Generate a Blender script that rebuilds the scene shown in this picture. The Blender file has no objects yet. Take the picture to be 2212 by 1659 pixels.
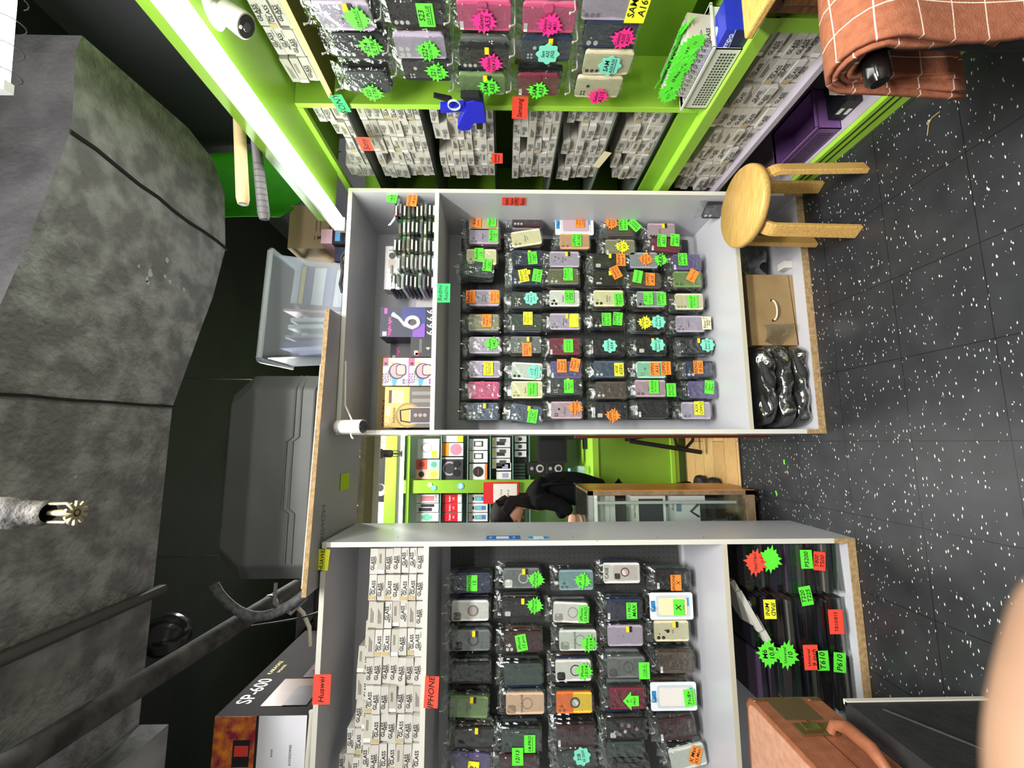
import bpy, math, random
from mathutils import Matrix, Vector
R = random.Random(11)
SC = bpy.context.scene
COL = SC.collection
PI = math.pi
# ------------------------------------------------------------------ camera geometry (frame 2212 x 1659)
F, CH, YAW, PIT = 920.0, 1.48, math.radians(7.77), math.radians(1.2)
FW = Vector((math.sin(YAW)*math.cos(PIT), math.cos(YAW)*math.cos(PIT), -math.sin(PIT)))
RT = Vector((math.cos(YAW), -math.sin(YAW), 0))
UP = RT.cross(FW)
CAM = Vector((0, 0, CH))
def ray(x, y):
    return FW + RT*((829.5-y)/F) - UP*((x-1106)/F)
def at(x, y, X=None, Y=None, Z=None):
    d = ray(x, y)
    t = (X-CAM.x)/d.x if X is not None else (Y-CAM.y)/d.y if Y is not None else (Z-CAM.z)/d.z
    return CAM + d*t
# ------------------------------------------------------------------ materials
def lin(c):
    return tuple((v/255/12.92 if v/255 <= .04045 else ((v/255+.055)/1.055)**2.4) for v in c) + (1,)
MATS = {}
def M(c, rough=.5, metal=0.0, spec=.5, name=None):
    k = (tuple(c), rough, metal, spec)
    if k in MATS: return MATS[k]
    m = bpy.data.materials.new(name or 'paint_%d_%d_%d' % tuple(c)); m.use_nodes = True
    b = m.node_tree.nodes['Principled BSDF']
    b.inputs['Base Color'].default_value = lin(c); b.inputs['Roughness'].default_value = rough
    b.inputs['Metallic'].default_value = metal; b.inputs['Specular IOR Level'].default_value = spec
    MATS[k] = m
    return m
def EM(c, s):
    k = ('e', tuple(c), s)
    if k in MATS: return MATS[k]
    m = bpy.data.materials.new('lamp_glow'); m.use_nodes = True
    b = m.node_tree.nodes['Principled BSDF']
    b.inputs['Base Color'].default_value = lin(c)
    b.inputs['Emission Color'].default_value = lin(c); b.inputs['Emission Strength'].default_value = s
    MATS[k] = m
    return m
def nodes(m):
    nt = m.node_tree
    return nt, nt.nodes['Principled BSDF'], nt.nodes.new, nt.links.new
def noisy(name, c1, c2, scale=8, rough=.6, bump=0.0, stretch=(1, 1, 1), detail=6, lo=.35, hi=.65, bscale=None, spec=.5):
    m = bpy.data.materials.new(name); m.use_nodes = True
    nt, b, N, L = nodes(m)
    tc = N('ShaderNodeTexCoord'); mp = N('ShaderNodeMapping'); mp.inputs['Scale'].default_value = stretch
    L(tc.outputs['Object'], mp.inputs['Vector'])
    no = N('ShaderNodeTexNoise'); no.inputs['Scale'].default_value = scale; no.inputs['Detail'].default_value = detail
    L(mp.outputs[0], no.inputs['Vector'])
    cr = N('ShaderNodeValToRGB'); cr.color_ramp.elements[0].position = lo; cr.color_ramp.elements[1].position = hi
    cr.color_ramp.elements[0].color = lin(c1); cr.color_ramp.elements[1].color = lin(c2)
    L(no.outputs['Fac'], cr.inputs[0]); L(cr.outputs[0], b.inputs['Base Color'])
    b.inputs['Roughness'].default_value = rough; b.inputs['Specular IOR Level'].default_value = spec
    if bump:
        n2 = N('ShaderNodeTexNoise'); n2.inputs['Scale'].default_value = bscale or scale*4; n2.inputs['Detail'].default_value = 5
        L(mp.outputs[0], n2.inputs['Vector'])
        bp = N('ShaderNodeBump'); bp.inputs['Strength'].default_value = bump; bp.inputs['Distance'].default_value = .01
        L(n2.outputs['Fac'], bp.inputs['Height']); L(bp.outputs[0], b.inputs['Normal'])
    return m
def film_mat(name='clear_film', gl=.17, tint=(235, 240, 238), rough=.16, bump=.9, scale=55):
    m = bpy.data.materials.new(name); m.use_nodes = True
    nt = m.node_tree; nt.nodes.clear()
    N = lambda t: nt.nodes.new(t); L = nt.links.new
    out = N('ShaderNodeOutputMaterial'); mix = N('ShaderNodeMixShader'); tr = N('ShaderNodeBsdfTransparent'); g = N('ShaderNodeBsdfGlossy')
    tr.inputs[0].default_value = lin(tint); g.inputs['Roughness'].default_value = rough; g.inputs['Color'].default_value = (.95, .97, .96, 1)
    lw = N('ShaderNodeLayerWeight'); lw.inputs[0].default_value = .35
    ma = N('ShaderNodeMath'); ma.operation = 'MULTIPLY_ADD'; ma.inputs[1].default_value = .5; ma.inputs[2].default_value = gl*.45
    no = N('ShaderNodeTexNoise'); no.inputs['Scale'].default_value = scale; no.inputs['Detail'].default_value = 3
    tc = N('ShaderNodeTexCoord'); L(tc.outputs['Object'], no.inputs['Vector'])
    bp = N('ShaderNodeBump'); bp.inputs['Strength'].default_value = bump; bp.inputs['Distance'].default_value = .006
    L(no.outputs['Fac'], bp.inputs['Height']); L(bp.outputs[0], g.inputs['Normal'])
    L(lw.outputs['Facing'], ma.inputs[0]); L(ma.outputs[0], mix.inputs[0]); L(tr.outputs[0], mix.inputs[1]); L(g.outputs[0], mix.inputs[2]); L(mix.outputs[0], out.inputs[0])
    return m
FILM = film_mat(gl=.17, rough=.1)
FILM2 = film_mat('stiff_clear_plastic', gl=.12, rough=.08, bump=.15, scale=20)
FROST = bpy.data.materials.new('frosted_plastic'); FROST.use_nodes = True; _n = FROST.node_tree; _b = _n.nodes['Principled BSDF']; _b.inputs['Base Color'].default_value = lin((226, 234, 242)); _b.inputs['Roughness'].default_value = .3
_m = _n.nodes.new('ShaderNodeMixShader'); _m.inputs[0].default_value = .34; _t = _n.nodes.new('ShaderNodeBsdfTransparent'); _t.inputs[0].default_value = lin((226, 234, 244)); _n.links.new(_t.outputs[0], _m.inputs[1]); _n.links.new(_b.outputs[0], _m.inputs[2]); _n.links.new(_m.outputs[0], _n.nodes['Material Output'].inputs[0])
GLASS = film_mat('counter_glass', gl=.07, tint=(244, 249, 246), rough=.03, bump=0, scale=5)
LIME = noisy('lime_paint', (126, 172, 50), (138, 184, 58), scale=3, rough=.35)
LIMEE = M((160, 212, 66), .4)
WHITE = noisy('white_melamine', (190, 190, 196), (197, 197, 202), scale=2, rough=.32)
EDGE = M((214, 212, 200), .5)
PLY = noisy('raw_chipboard', (150, 122, 84), (186, 156, 112), scale=60, rough=.85, bump=.2)
PINE = noisy('birch_wood', (196, 150, 78), (222, 182, 108), scale=14, rough=.4, stretch=(1, 14, 14))
BLACK = M((24, 24, 26), .5)
INK = M((16, 16, 20), .7)
STEEL = M((225, 225, 225), .25, .6)
NOTE = {'g': M((96, 238, 58), .7), 'o': M((255, 138, 48), .7), 'y': M((240, 240, 48), .7), 'p': M((255, 44, 140), .7),
        't': M((122, 218, 190), .7), 'r': M((255, 78, 56), .7), 'c': M((232, 220, 180), .7), 'd': M((52, 224, 112), .7), 'l': M((190, 226, 34), .7)}
# ------------------------------------------------------------------ mesh builder
GLY = {}
def glyph(s):
    if s in GLY: return GLY[s]
    cu = bpy.data.curves.new('txt', 'FONT'); cu.body = s; cu.align_x = 'CENTER'; cu.align_y = 'CENTER'; cu.size = 1; cu.resolution_u = 2; cu.offset = .012
    ob = bpy.data.objects.new('txt', cu); COL.objects.link(ob)
    dg = bpy.context.evaluated_depsgraph_get()
    me = ob.evaluated_get(dg).to_mesh()
    r = ([v.co.copy() for v in me.vertices], [tuple(p.vertices) for p in me.polygons])
    ob.evaluated_get(dg).to_mesh_clear()
    bpy.data.objects.remove(ob); bpy.data.curves.remove(cu)
    GLY[s] = r
    return r
def rrect(w, h, r, n=4, cx=0, cz=0):
    r = min(r, w/2-1e-5, h/2-1e-5); P = []
    for k, (sx, sz) in enumerate(((1, 1), (-1, 1), (-1, -1), (1, -1))):
        for i in range(n+1):
            a = PI/2*(k+i/n)
            P.append((cx+sx*(w/2-r)+r*math.cos(a), cz+sz*(h/2-r)+r*math.sin(a)))
    return P
def circ(r, n=14, cx=0, cz=0, rz=None):
    return [(cx+r*math.cos(2*PI*i/n), cz+(rz or r)*math.sin(2*PI*i/n)) for i in range(n)]
class MB:
    def __init__(s): s.v = []; s.f = []; s.mi = []; s.mats = []; s.sm = []
    def add(s, vs, fs, mat, T=None, smooth=False):
        if mat not in s.mats: s.mats.append(mat)
        i = s.mats.index(mat); o = len(s.v)
        s.v += [(T @ Vector(v)) if T else Vector(v) for v in vs]
        for f in fs: s.f.append(tuple(o+k for k in f)); s.mi.append(i); s.sm.append(smooth)
        return s
    def box(s, a, b, mat, T=None):
        x0, y0, z0 = a; x1, y1, z1 = b
        vs = [(x0,y0,z0),(x1,y0,z0),(x1,y1,z0),(x0,y1,z0),(x0,y0,z1),(x1,y0,z1),(x1,y1,z1),(x0,y1,z1)]
        return s.add(vs, [(0,3,2,1),(4,5,6,7),(0,1,5,4),(1,2,6,5),(2,3,7,6),(3,0,4,7)], mat, T)
    def prism(s, P, d0, d1, mat, T=None, ax='y', smooth=False):
        """polygon in the plane across ax, drawn out along ax from d0 to d1"""
        n = len(P)
        g = {'y': lambda p, d: (p[0], d, p[1]), 'x': lambda p, d: (d, p[0], p[1]), 'z': lambda p, d: (p[0], p[1], d)}[ax]
        vs = [g(p, d0) for p in P]+[g(p, d1) for p in P]
        s.add(vs, [tuple(range(n)), tuple(range(2*n-1, n-1, -1))], mat, T)
        return s.add(vs, [(i, i+n, (i+1) % n+n, (i+1) % n) for i in range(n)], mat, T, smooth)
    def tube(s, pts, r, mat, n=8, T=None):
        pts = [Vector(p) for p in pts]; rs = r if isinstance(r, (list, tuple)) else [r]*len(pts)
        vs = []; fs = []; ref = None
        for i, p in enumerate(pts):
            d = (pts[min(i+1, len(pts)-1)]-pts[max(i-1, 0)]).normalized()
            if ref is None: ref = d.orthogonal().normalized()
            u = (ref-d*ref.dot(d)).normalized(); w = d.cross(u); ref = u
            for k in range(n):
                a = 2*PI*k/n; vs.append(p+u*(rs[i]*math.cos(a))+w*(rs[i]*math.sin(a)))
        for i in range(len(pts)-1):
            for k in range(n): fs.append((i*n+k, i*n+(k+1) % n, (i+1)*n+(k+1) % n, (i+1)*n+k))
        s.add(vs, fs, mat, T, True)
        return s.add([vs[k] for k in range(n)]+[vs[-n+k] for k in range(n)], [tuple(range(n-1, -1, -1)), tuple(range(n, 2*n))], mat, T)
    def lathe(s, prof, mat, n=24, T=None):
        vs = []; fs = []
        for r, z in prof:
            for k in range(n): a = 2*PI*k/n; vs.append((r*math.cos(a), r*math.sin(a), z))
        for i in range(len(prof)-1):
            for k in range(n): fs.append((i*n+k, i*n+(k+1) % n, (i+1)*n+(k+1) % n, (i+1)*n+k))
        return s.add(vs, fs, mat, T, True)
    def text(s, t, size, mat, x, z, y, rot=0, sx=1, shear=0, plane='-y'):
        vs, fs = glyph(t)
        c, d = math.cos(rot), math.sin(rot); o = []
        for v in vs:
            a = (v.x+shear*v.y)*size*sx; b = v.y*size
            a, b = a*c-b*d+x, a*d+b*c+z
            o.append({'-y': (a, y, b), '+x': (y, a, b), '-x': (y, -a, b), '-z': (a, b, y), '+z': (a, b, y)}[plane])
        if plane == '-z': fs = [tuple(reversed(f)) for f in fs]
        return s.add(o, fs, mat)
    def grid(s, fn, nu, nv, mat, smooth=True, T=None):
        vs = [fn(i/nu, j/nv) for j in range(nv+1) for i in range(nu+1)]
        return s.add(vs, [(j*(nu+1)+i, j*(nu+1)+i+1, (j+1)*(nu+1)+i+1, (j+1)*(nu+1)+i) for j in range(nv) for i in range(nu)], mat, T, smooth)
    def build(s, name, parent=None, loc=None, rz=None):
        me = bpy.data.meshes.new(name); me.from_pydata([tuple(v) for v in s.v], [], s.f)
        for m in s.mats: me.materials.append(m)
        me.polygons.foreach_set('material_index', s.mi); me.polygons.foreach_set('use_smooth', s.sm); me.update()
        o = bpy.data.objects.new(name, me); COL.objects.link(o)
        if parent: o.parent = parent
        if loc is not None: o.location = loc
        if rz is not None: o.rotation_euler[2] = rz
        return o
def tag(o, label, cat, group=None, kind=None):
    o['label'] = label; o['category'] = cat
    if group: o['group'] = group
    if kind: o['kind'] = kind
    return o
def struct(o, label=None):
    o['kind'] = 'structure'
    if label: o['label'] = label
    return o
def thing(name, label, cat, loc=(0, 0, 0), rz=0, group=None, rx=0, ry=0):
    o = bpy.data.objects.new(name, None); COL.objects.link(o); o.location = loc; o.rotation_euler = (rx, ry, rz)
    o.empty_display_size = .05
    return tag(o, label, cat, group)
def copy_tree(o, parent=None):
    c = o.copy(); COL.objects.link(c); c.parent = parent
    for ch in list(o.children): copy_tree(ch, c)
    return c
def modify(o, bevel=0, seg=2, sub=0, solid=0):
    if solid: m = o.modifiers.new('s', 'SOLIDIFY'); m.thickness = solid; m.offset = 0
    if bevel: m = o.modifiers.new('b', 'BEVEL'); m.width = bevel; m.segments = seg; m.limit_method = 'ANGLE'
    if sub: m = o.modifiers.new('u', 'SUBSURF'); m.levels = sub; m.render_levels = sub
    return o
ORD = ['zeroth', 'first', 'second', 'third', 'fourth', 'fifth', 'sixth', 'seventh', 'eighth', 'ninth', 'tenth', 'eleventh', 'twelfth', 'thirteenth', 'fourteenth']
def Tm(x, y, z, rz=0, rx=0, ry=0):
    return Matrix.Translation((x, y, z)) @ Matrix.Rotation(rz, 4, 'Z') @ Matrix.Rotation(ry, 4, 'Y') @ Matrix.Rotation(rx, 4, 'X')
# ------------------------------------------------------------------ notes
def note_poly(shape, w, h):
    if shape == 'r': return [(-w/2, -h/2), (w/2, -h/2), (w/2, h/2), (-w/2, h/2)]
    if shape == 'b':
        n = 15; P = []
        for i in range(2*n):
            a = PI*i/n+.15; k = 1.0+.16*math.sin(i*2.3) if i % 2 == 0 else .74
            P.append((w*.52*k*math.cos(a), h*.62*k*math.sin(a)))
        return P
    if shape == 'c':
        return [(w*.5*(1+.1*math.cos(8*a))*math.cos(a), h*.6*(1+.1*math.cos(8*a))*math.sin(a)) for a in [2*PI*i/64 for i in range(64)]]
    return [(-w*.3, -h*.55), (w*.3, -h*.55), (w*.3, 0), (w*.55, 0), (0, h*.6), (-w*.55, 0), (-w*.3, 0)]
def add_note(mb, shape, col, txt, x=0, z=0, y=0, w=.072, h=.05, rot=0, ink=None, size=None):
    P = note_poly(shape, w, h); c, d = math.cos(rot), math.sin(rot)
    P = [(p*c-q*d+x, p*d+q*c+z) for p, q in P]
    curl = .0008
    mb.prism(P, y-curl, y, NOTE[col])
    L = txt.split('|') if txt else []
    for i, t in enumerate(L):
        u = '_' in t; t = t.replace('_', '')
        fill = .74 if shape != 'r' else .84
        sz = min(h*(.66 if shape != 'r' else .86)/max(len(L), 1.3)*1.12, w*fill/(.5*max(len(t), 1)), size or 9)
        dz = ((len(L)-1)/2-i)*sz*1.02
        mb.text(t, sz, ink or INK, x-dz*d, z+dz*c, y-curl-.0005, rot=rot, shear=.18)
        if u:
            q = dz-sz*.62
            T = Tm(x-q*d, y-curl-.0006, z+q*c) @ Matrix.Rotation(-rot, 4, 'Y')
            mb.box((-len(t)*sz*.25, 0, -.0008), (len(t)*sz*.25, .0003, .0008), INK, T)
def sticky(label, shape, col, txt, loc, w=.072, h=.05, rot=0, rz=0, rx=0, group='handwritten shelf notes', name='sticky_note', ry=0):
    mb = MB(); add_note(mb, shape, col, txt, 0, 0, 0, w, h, 0)
    o = mb.build(name); o.location = loc; o.rotation_euler = (rx, ry, rz)
    if rot: o.rotation_euler = (Matrix.Rotation(rz, 3, 'Z') @ Matrix.Rotation(rx, 3, 'X') @ Matrix.Rotation(-rot, 3, 'Y')).to_euler()
    return tag(o, label, 'note', group)
# ================================================================== THE ROOM
def floor_mat():
    m = bpy.data.materials.new('speckled_black_tile'); m.use_nodes = True
    nt, b, N, L = nodes(m)
    tc = N('ShaderNodeTexCoord'); mp = N('ShaderNodeMapping'); mp.inputs['Scale'].default_value = (30, 84, 1); mp.inputs['Rotation'].default_value = (0, 0, .12)
    L(tc.outputs['Object'], mp.inputs['Vector'])
    def chips(off, thr, pick):
        m2 = N('ShaderNodeMapping'); m2.inputs['Location'].default_value = (off, off*.7, 0); L(mp.outputs[0], m2.inputs['Vector'])
        v = N('ShaderNodeTexVoronoi'); v.inputs['Scale'].default_value = 1; L(m2.outputs[0], v.inputs['Vector'])
        nz = N('ShaderNodeTexNoise'); nz.inputs['Scale'].default_value = 3.2; L(m2.outputs[0], nz.inputs['Vector'])
        ad = N('ShaderNodeMath'); ad.operation = 'MULTIPLY_ADD'; ad.inputs[1].default_value = .45; L(nz.outputs['Fac'], ad.inputs[0]); L(v.outputs['Distance'], ad.inputs[2])
        lt = N('ShaderNodeMath'); lt.operation = 'LESS_THAN'; lt.inputs[1].default_value = thr; L(ad.outputs[0], lt.inputs[0])
        sp = N('ShaderNodeSeparateColor'); L(v.outputs['Color'], sp.inputs[0])
        gt = N('ShaderNodeMath'); gt.operation = 'GREATER_THAN'; gt.inputs[1].default_value = pick; L(sp.outputs[0], gt.inputs[0])
        mu = N('ShaderNodeMath'); mu.operation = 'MULTIPLY'; L(lt.outputs[0], mu.inputs[0]); L(gt.outputs[0], mu.inputs[1])
        return mu.outputs[0]
    a, c = chips(0, .37, .4), chips(5.3, .33, .45)
    mx = N('ShaderNodeMath'); mx.operation = 'MAXIMUM'; L(a, mx.inputs[0]); L(c, mx.inputs[1])
    n2 = N('ShaderNodeTexNoise'); n2.inputs['Scale'].default_value = 9; n2.inputs['Detail'].default_value = 8; L(tc.outputs['Object'], n2.inputs['Vector'])
    cr = N('ShaderNodeValToRGB'); cr.color_ramp.elements[0].color = lin((28, 29, 32)); cr.color_ramp.elements[1].color = lin((58, 59, 62)); L(n2.outputs['Fac'], cr.inputs[0])
    mc = N('ShaderNodeMix'); mc.data_type = 'RGBA'; mc.inputs[7].default_value = lin((205, 205, 200)); L(mx.outputs[0], mc.inputs[0]); L(cr.outputs[0], mc.inputs[6])
    br = N('ShaderNodeTexBrick'); br.offset = 0; br.inputs['Scale'].default_value = 1; br.inputs['Brick Width'].default_value = .305; br.inputs['Row Height'].default_value = .305
    br.inputs['Mortar Size'].default_value = .0012; br.inputs['Color1'].default_value = br.inputs['Color2'].default_value = (1, 1, 1, 1); br.inputs['Mortar'].default_value = (.15, .15, .15, 1)
    L(tc.outputs['Object'], br.inputs['Vector'])
    ml = N('ShaderNodeMix'); ml.data_type = 'RGBA'; ml.blend_type = 'MULTIPLY'; ml.inputs[0].default_value = 1; L(mc.outputs[2], ml.inputs[6]); L(br.outputs['Color'], ml.inputs[7])
    L(ml.outputs[2], b.inputs['Base Color']); b.inputs['Roughness'].default_value = .38; b.inputs['Specular IOR Level'].default_value = .35
    return m
def wood_floor_mat():
    m = bpy.data.materials.new('vinyl_oak_planks'); m.use_nodes = True
    nt, b, N, L = nodes(m)
    tc = N('ShaderNodeTexCoord'); br = N('ShaderNodeTexBrick'); br.inputs['Scale'].default_value = 1; br.inputs['Brick Width'].default_value = .9; br.inputs['Row Height'].default_value = .15
    br.inputs['Mortar Size'].default_value = .002; br.inputs['Color1'].default_value = lin((206, 168, 112)); br.inputs['Color2'].default_value = lin((180, 142, 90)); br.inputs['Mortar'].default_value = lin((110, 84, 50))
    L(tc.outputs['Object'], br.inputs['Vector'])
    no = N('ShaderNodeTexNoise'); mp = N('ShaderNodeMapping'); mp.inputs['Scale'].default_value = (4, 40, 1); L(tc.outputs['Object'], mp.inputs['Vector']); L(mp.outputs[0], no.inputs['Vector'])
    ml = N('ShaderNodeMix'); ml.data_type = 'RGBA'; ml.blend_type = 'OVERLAY'; ml.inputs[0].default_value = .5; L(br.outputs['Color'], ml.inputs[6]); L(no.outputs['Fac'], ml.inputs[7])
    L(ml.outputs[2], b.inputs['Base Color']); b.inputs['Roughness'].default_value = .35
    return m
BLKPAINT = noisy('black_wall_paint', (17, 18, 21), (27, 28, 31), scale=5, rough=.75, bump=.15)
DUCT = noisy('sooty_grey_plaster', (108, 106, 108), (150, 149, 150), scale=13, rough=.8, bump=.9, detail=15, bscale=60, lo=.4, hi=.64)
PLASTER = noisy('grey_plaster', (84, 84, 86), (142, 142, 144), scale=5, rough=.8, bump=.4, bscale=30)
mb = MB(); mb.box((-2.6, -2.6, -.05), (1.75, 2.665, 0), floor_mat()); struct(mb.build('floor'), 'black vinyl tile floor flecked with short white chips')
mb = MB(); mb.box((-2.6, 2.668, -.05), (1.75, 4.15, .003), wood_floor_mat()); mb.box((-2.6, 2.655, 0), (1.75, 2.668, .005), BLACK); struct(mb.build('floor'), 'golden wood plank floor of the counter area behind the racks')
mb = MB(); mb.box((-2.6, -2.6, 3.3), (1.75, 4.15, 3.35), BLKPAINT); struct(mb.build('ceiling'))
mb = MB(); mb.box((1.7, -2.6, 0), (1.75, 4.15, 3.3), M((74, 74, 80), .7)); struct(mb.build('wall_right'))
mb = MB(); mb.box((-2.65, -2.6, 0), (-2.6, 4.15, 3.3), M((150, 150, 150), .7)); struct(mb.build('wall_left'))
mb = MB(); mb.box((-2.6, 4.15, 0), (1.75, 4.2, 3.3), BLKPAINT); struct(mb.build('wall_back'))
mb = MB(); mb.box((-2.6, -2.65, 0), (1.75, -2.6, 3.3), M((178, 176, 172), .7)); struct(mb.build('wall_front'))
# ceiling duct wrapped in plaster: plan outline at its underside
DZ = 2.72
near = [(-2.6, .93), (-.6, .98), (.29, 1.03), (.48, 1.07), (.9, 1.14), (1.12, 1.12), (1.19, 1.13)]
far = [(1.23, 1.55), (1.2, 1.7), (1.1, 1.79), (.86, 1.83), (.62, 1.78), (.44, 1.72), (.13, 1.62), (-.52, 1.62), (-.62, 1.62)]
mb = MB(); poly = near+far+[(-.62, .98)][:0]+[(-2.6, 1.62)]
mb.prism(poly, DZ, 3.3, DUCT, ax='z'); mb.mats.append(noisy('darker_plaster', (48, 46, 49), (70, 68, 71), scale=8, rough=.8, bump=.6, bscale=60))
for i in range(2, 8): mb.mi[i] = 1  # near side faces take the darker plaster colour
for a, b in (((1.19, 1.13), (1.2, 1.13)),): pass
def seam(mb, pts, w=.006):
    for p, q in zip(pts[:-1], pts[1:]):
        p, q = Vector(p), Vector(q); d = (q-p); ln = d.length
        mb.box((0, -w/2, -.004), (ln, w/2, .001), M((14, 14, 14), .9), Tm(p.x, p.y, DZ, math.atan2(d.y, d.x)))
o = mb.build('ceiling_duct'); struct(o, 'large sooty grey plastered duct under the black ceiling')
sm = MB()
a = at(150, 283, Z=DZ); b_ = at(490, 540, Z=DZ); pts = [a.lerp(b_, t)+Vector((R.uniform(-.006, .006), R.uniform(-.006, .006), 0)) for t in [i/9 for i in range(10)]]
seam(sm, pts, .012)
a = at(0, 850, Z=DZ); b_ = at(378, 880, Z=DZ); pts = [a.lerp(b_, t)+Vector((R.uniform(-.003, .003), R.uniform(-.003, .003), 0)) for t in [i/9 for i in range(10)]]
seam(sm, pts, .008)
sm.build('seam', o)
ch = MB()
for px, py, r in ((362, 562, .011), (325, 590, .014), (318, 603, .01), (357, 597, .009), (320, 610, .01), (367, 609, .009), (398, 626, .008), (164, 1030, .005), (300, 575, .006)):
    p = at(px, py, Z=DZ-.002); ch.prism([(p.x+r*k*math.cos(t), p.y+r*k*.8*math.sin(t)) for t, k in [(2*PI*i/9, R.uniform(.6, 1.2)) for i in range(9)]], DZ-.002, DZ+.002, M((176, 176, 180), .8), ax='z')
ch.build('bare_patch', o)
# ================================================================== RACKS
def part(mb, name, root, **k):
    o = mb.build(name, root); o.location = -Vector(root.location); return o
PEG = None
def peg_mat():
    m = bpy.data.materials.new('grey_pegboard'); m.use_nodes = True
    nt, b, N, L = nodes(m)
    tc = N('ShaderNodeTexCoord'); sp = N('ShaderNodeSeparateXYZ'); L(tc.outputs['Object'], sp.inputs[0])
    ds = []
    for k in (0, 2):
        mo = N('ShaderNodeMath'); mo.operation = 'PINGPONG'; mo.inputs[1].default_value = .0125; L(sp.outputs[k], mo.inputs[0])
        pw = N('ShaderNodeMath'); pw.operation = 'POWER'; pw.inputs[1].default_value = 2; L(mo.outputs[0], pw.inputs[0]); ds.append(pw)
    ad = N('ShaderNodeMath'); L(ds[0].outputs[0], ad.inputs[0]); L(ds[1].outputs[0], ad.inputs[1])
    lt = N('ShaderNodeMath'); lt.operation = 'LESS_THAN'; lt.inputs[1].default_value = .0028**2; L(ad.outputs[0], lt.inputs[0])
    mc = N('ShaderNodeMix'); mc.data_type = 'RGBA'; mc.inputs[6].default_value = lin((58, 60, 58)); mc.inputs[7].default_value = lin((14, 14, 14)); L(lt.outputs[0], mc.inputs[0])
    L(mc.outputs[2], b.inputs['Base Color']); b.inputs['Roughness'].default_value = .6
    return m
PEGM = peg_mat()
def rack(label, X0, X1, Y0, Y1, top, dv, sh, peg, name='display_rack'):
    r = thing(name, label, 'rack', ((X0+X1)/2, (Y0+Y1)/2, 0)); t = .02; e = .0015
    for xa in (X0, X1-t):
        mb = MB(); mb.box((xa, Y0, 0), (xa+t, Y1, top), WHITE); mb.box((xa, Y0-e, .0), (xa+t, Y0, top), EDGE); mb.box((xa, Y0-2*e, 0), (xa+t, Y0-e, .09), PLY); part(mb, 'side_panel', r)
    for nm, z0, m in (('top_panel', top-t, EDGE), ('shelf', dv, EDGE), ('shelf', sh, M((196, 190, 168), .6))):
        mb = MB(); mb.box((X0+t, Y0+.001, z0), (X1-t, Y1-.006, z0+t), WHITE); mb.box((X0+t, Y0-e, z0), (X1-t, Y0+.001, z0+t), m); part(mb, nm, r)
    mb = MB(); mb.box((X0+t, Y0+.002, .012), (X1-t, Y1-.006, .032), WHITE); mb.box((X0+t, Y0-.002, 0), (X1-t, Y0+.002, .032), PLY); part(mb, 'bottom_panel', r)
    mb = MB(); mb.box((X0+t, Y1-.006, 0), (X1-t, Y1, top-t), WHITE); part(mb, 'back_panel', r)
    mb = MB(); mb.box((peg[0], Y1-.03, peg[2]), (peg[1], Y1-.022, peg[3]), PEGM); p = part(mb, 'pegboard', r)
    mb = MB()
    for a in (peg[0]+.02, peg[1]-.04): mb.box((a, Y1-.022, peg[2]), (a+.02, Y1-.006, peg[3]), BLACK)
    mb.build('batten', p)
    return r, p
rackB, pegB = rack('wide white rack in the middle with six rows of phone cases', .035, 1.222, 1.933, 2.365, 2.229, 1.79, .334, (.12, 1.17, .40, 1.72))
rackA, pegA = rack('white rack on the left with the orange suitcase before it', -1.66, -.405, 1.835, 2.245, 2.222, 1.785, .545, (-1.62, -.45, .60, 1.74))
pb = Vector(rackB.location); pa = Vector(rackA.location)
# screw marks and stickers on the side panel of the left rack
mb = MB()
for px, py in ((848, 1143), (957, 1134), (860, 1160), (1070, 1130), (1120, 1138), (1238, 1160), (1290, 1168), (1520, 1160), (1420, 1160)):
    p = at(px, py, X=-.404); mb.box((-.4048, p.y-.004, p.z-.002), (-.4043, p.y+.004, p.z+.002), BLACK)
part(mb, 'screw', rackA)
p = at(1087, 1161, X=-.404); q = Vector((-.4045, p.y, p.z)) + Vector((0, 0, 0))
mb = MB(); mb.box((-.4048, p.y-.036, p.z-.072), (-.4038, p.y+.036, p.z+.072), M((40, 110, 200), .5)); mb.box((-.4038, p.y-.022, p.z-.024), (-.4034, p.y+.022, p.z+.03), M((235, 238, 240), .5))
mb.text('PAY', .02, M((240, 244, 248), .5), p.y, p.z+.052, -.4033, plane='+x'); mb.text('SCAN', .014, M((240, 244, 248), .5), p.y, p.z-.046, -.4033, plane='+x')
o = mb.build('payment_sticker'); tag(o, 'blue rectangular sticker with white panel on the left rack side panel', 'sticker')
p = at(1163, 1161, X=-.404); mb = MB()
P = [(p.y+.034*math.cos(a), p.z+.05*math.sin(a)) for a in [2*PI*i/6 for i in range(6)]]
mb.prism(P, -.4048, -.4038, M((70, 150, 205), .5), ax='x'); mb.box((-.4038, p.y-.026, p.z-.022), (-.4034, p.y+.026, p.z+.022), M((225, 235, 240), .5))
o = mb.build('door_sticker'); tag(o, 'pale blue and white pointed sticker below the blue rectangular one', 'sticker')
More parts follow.
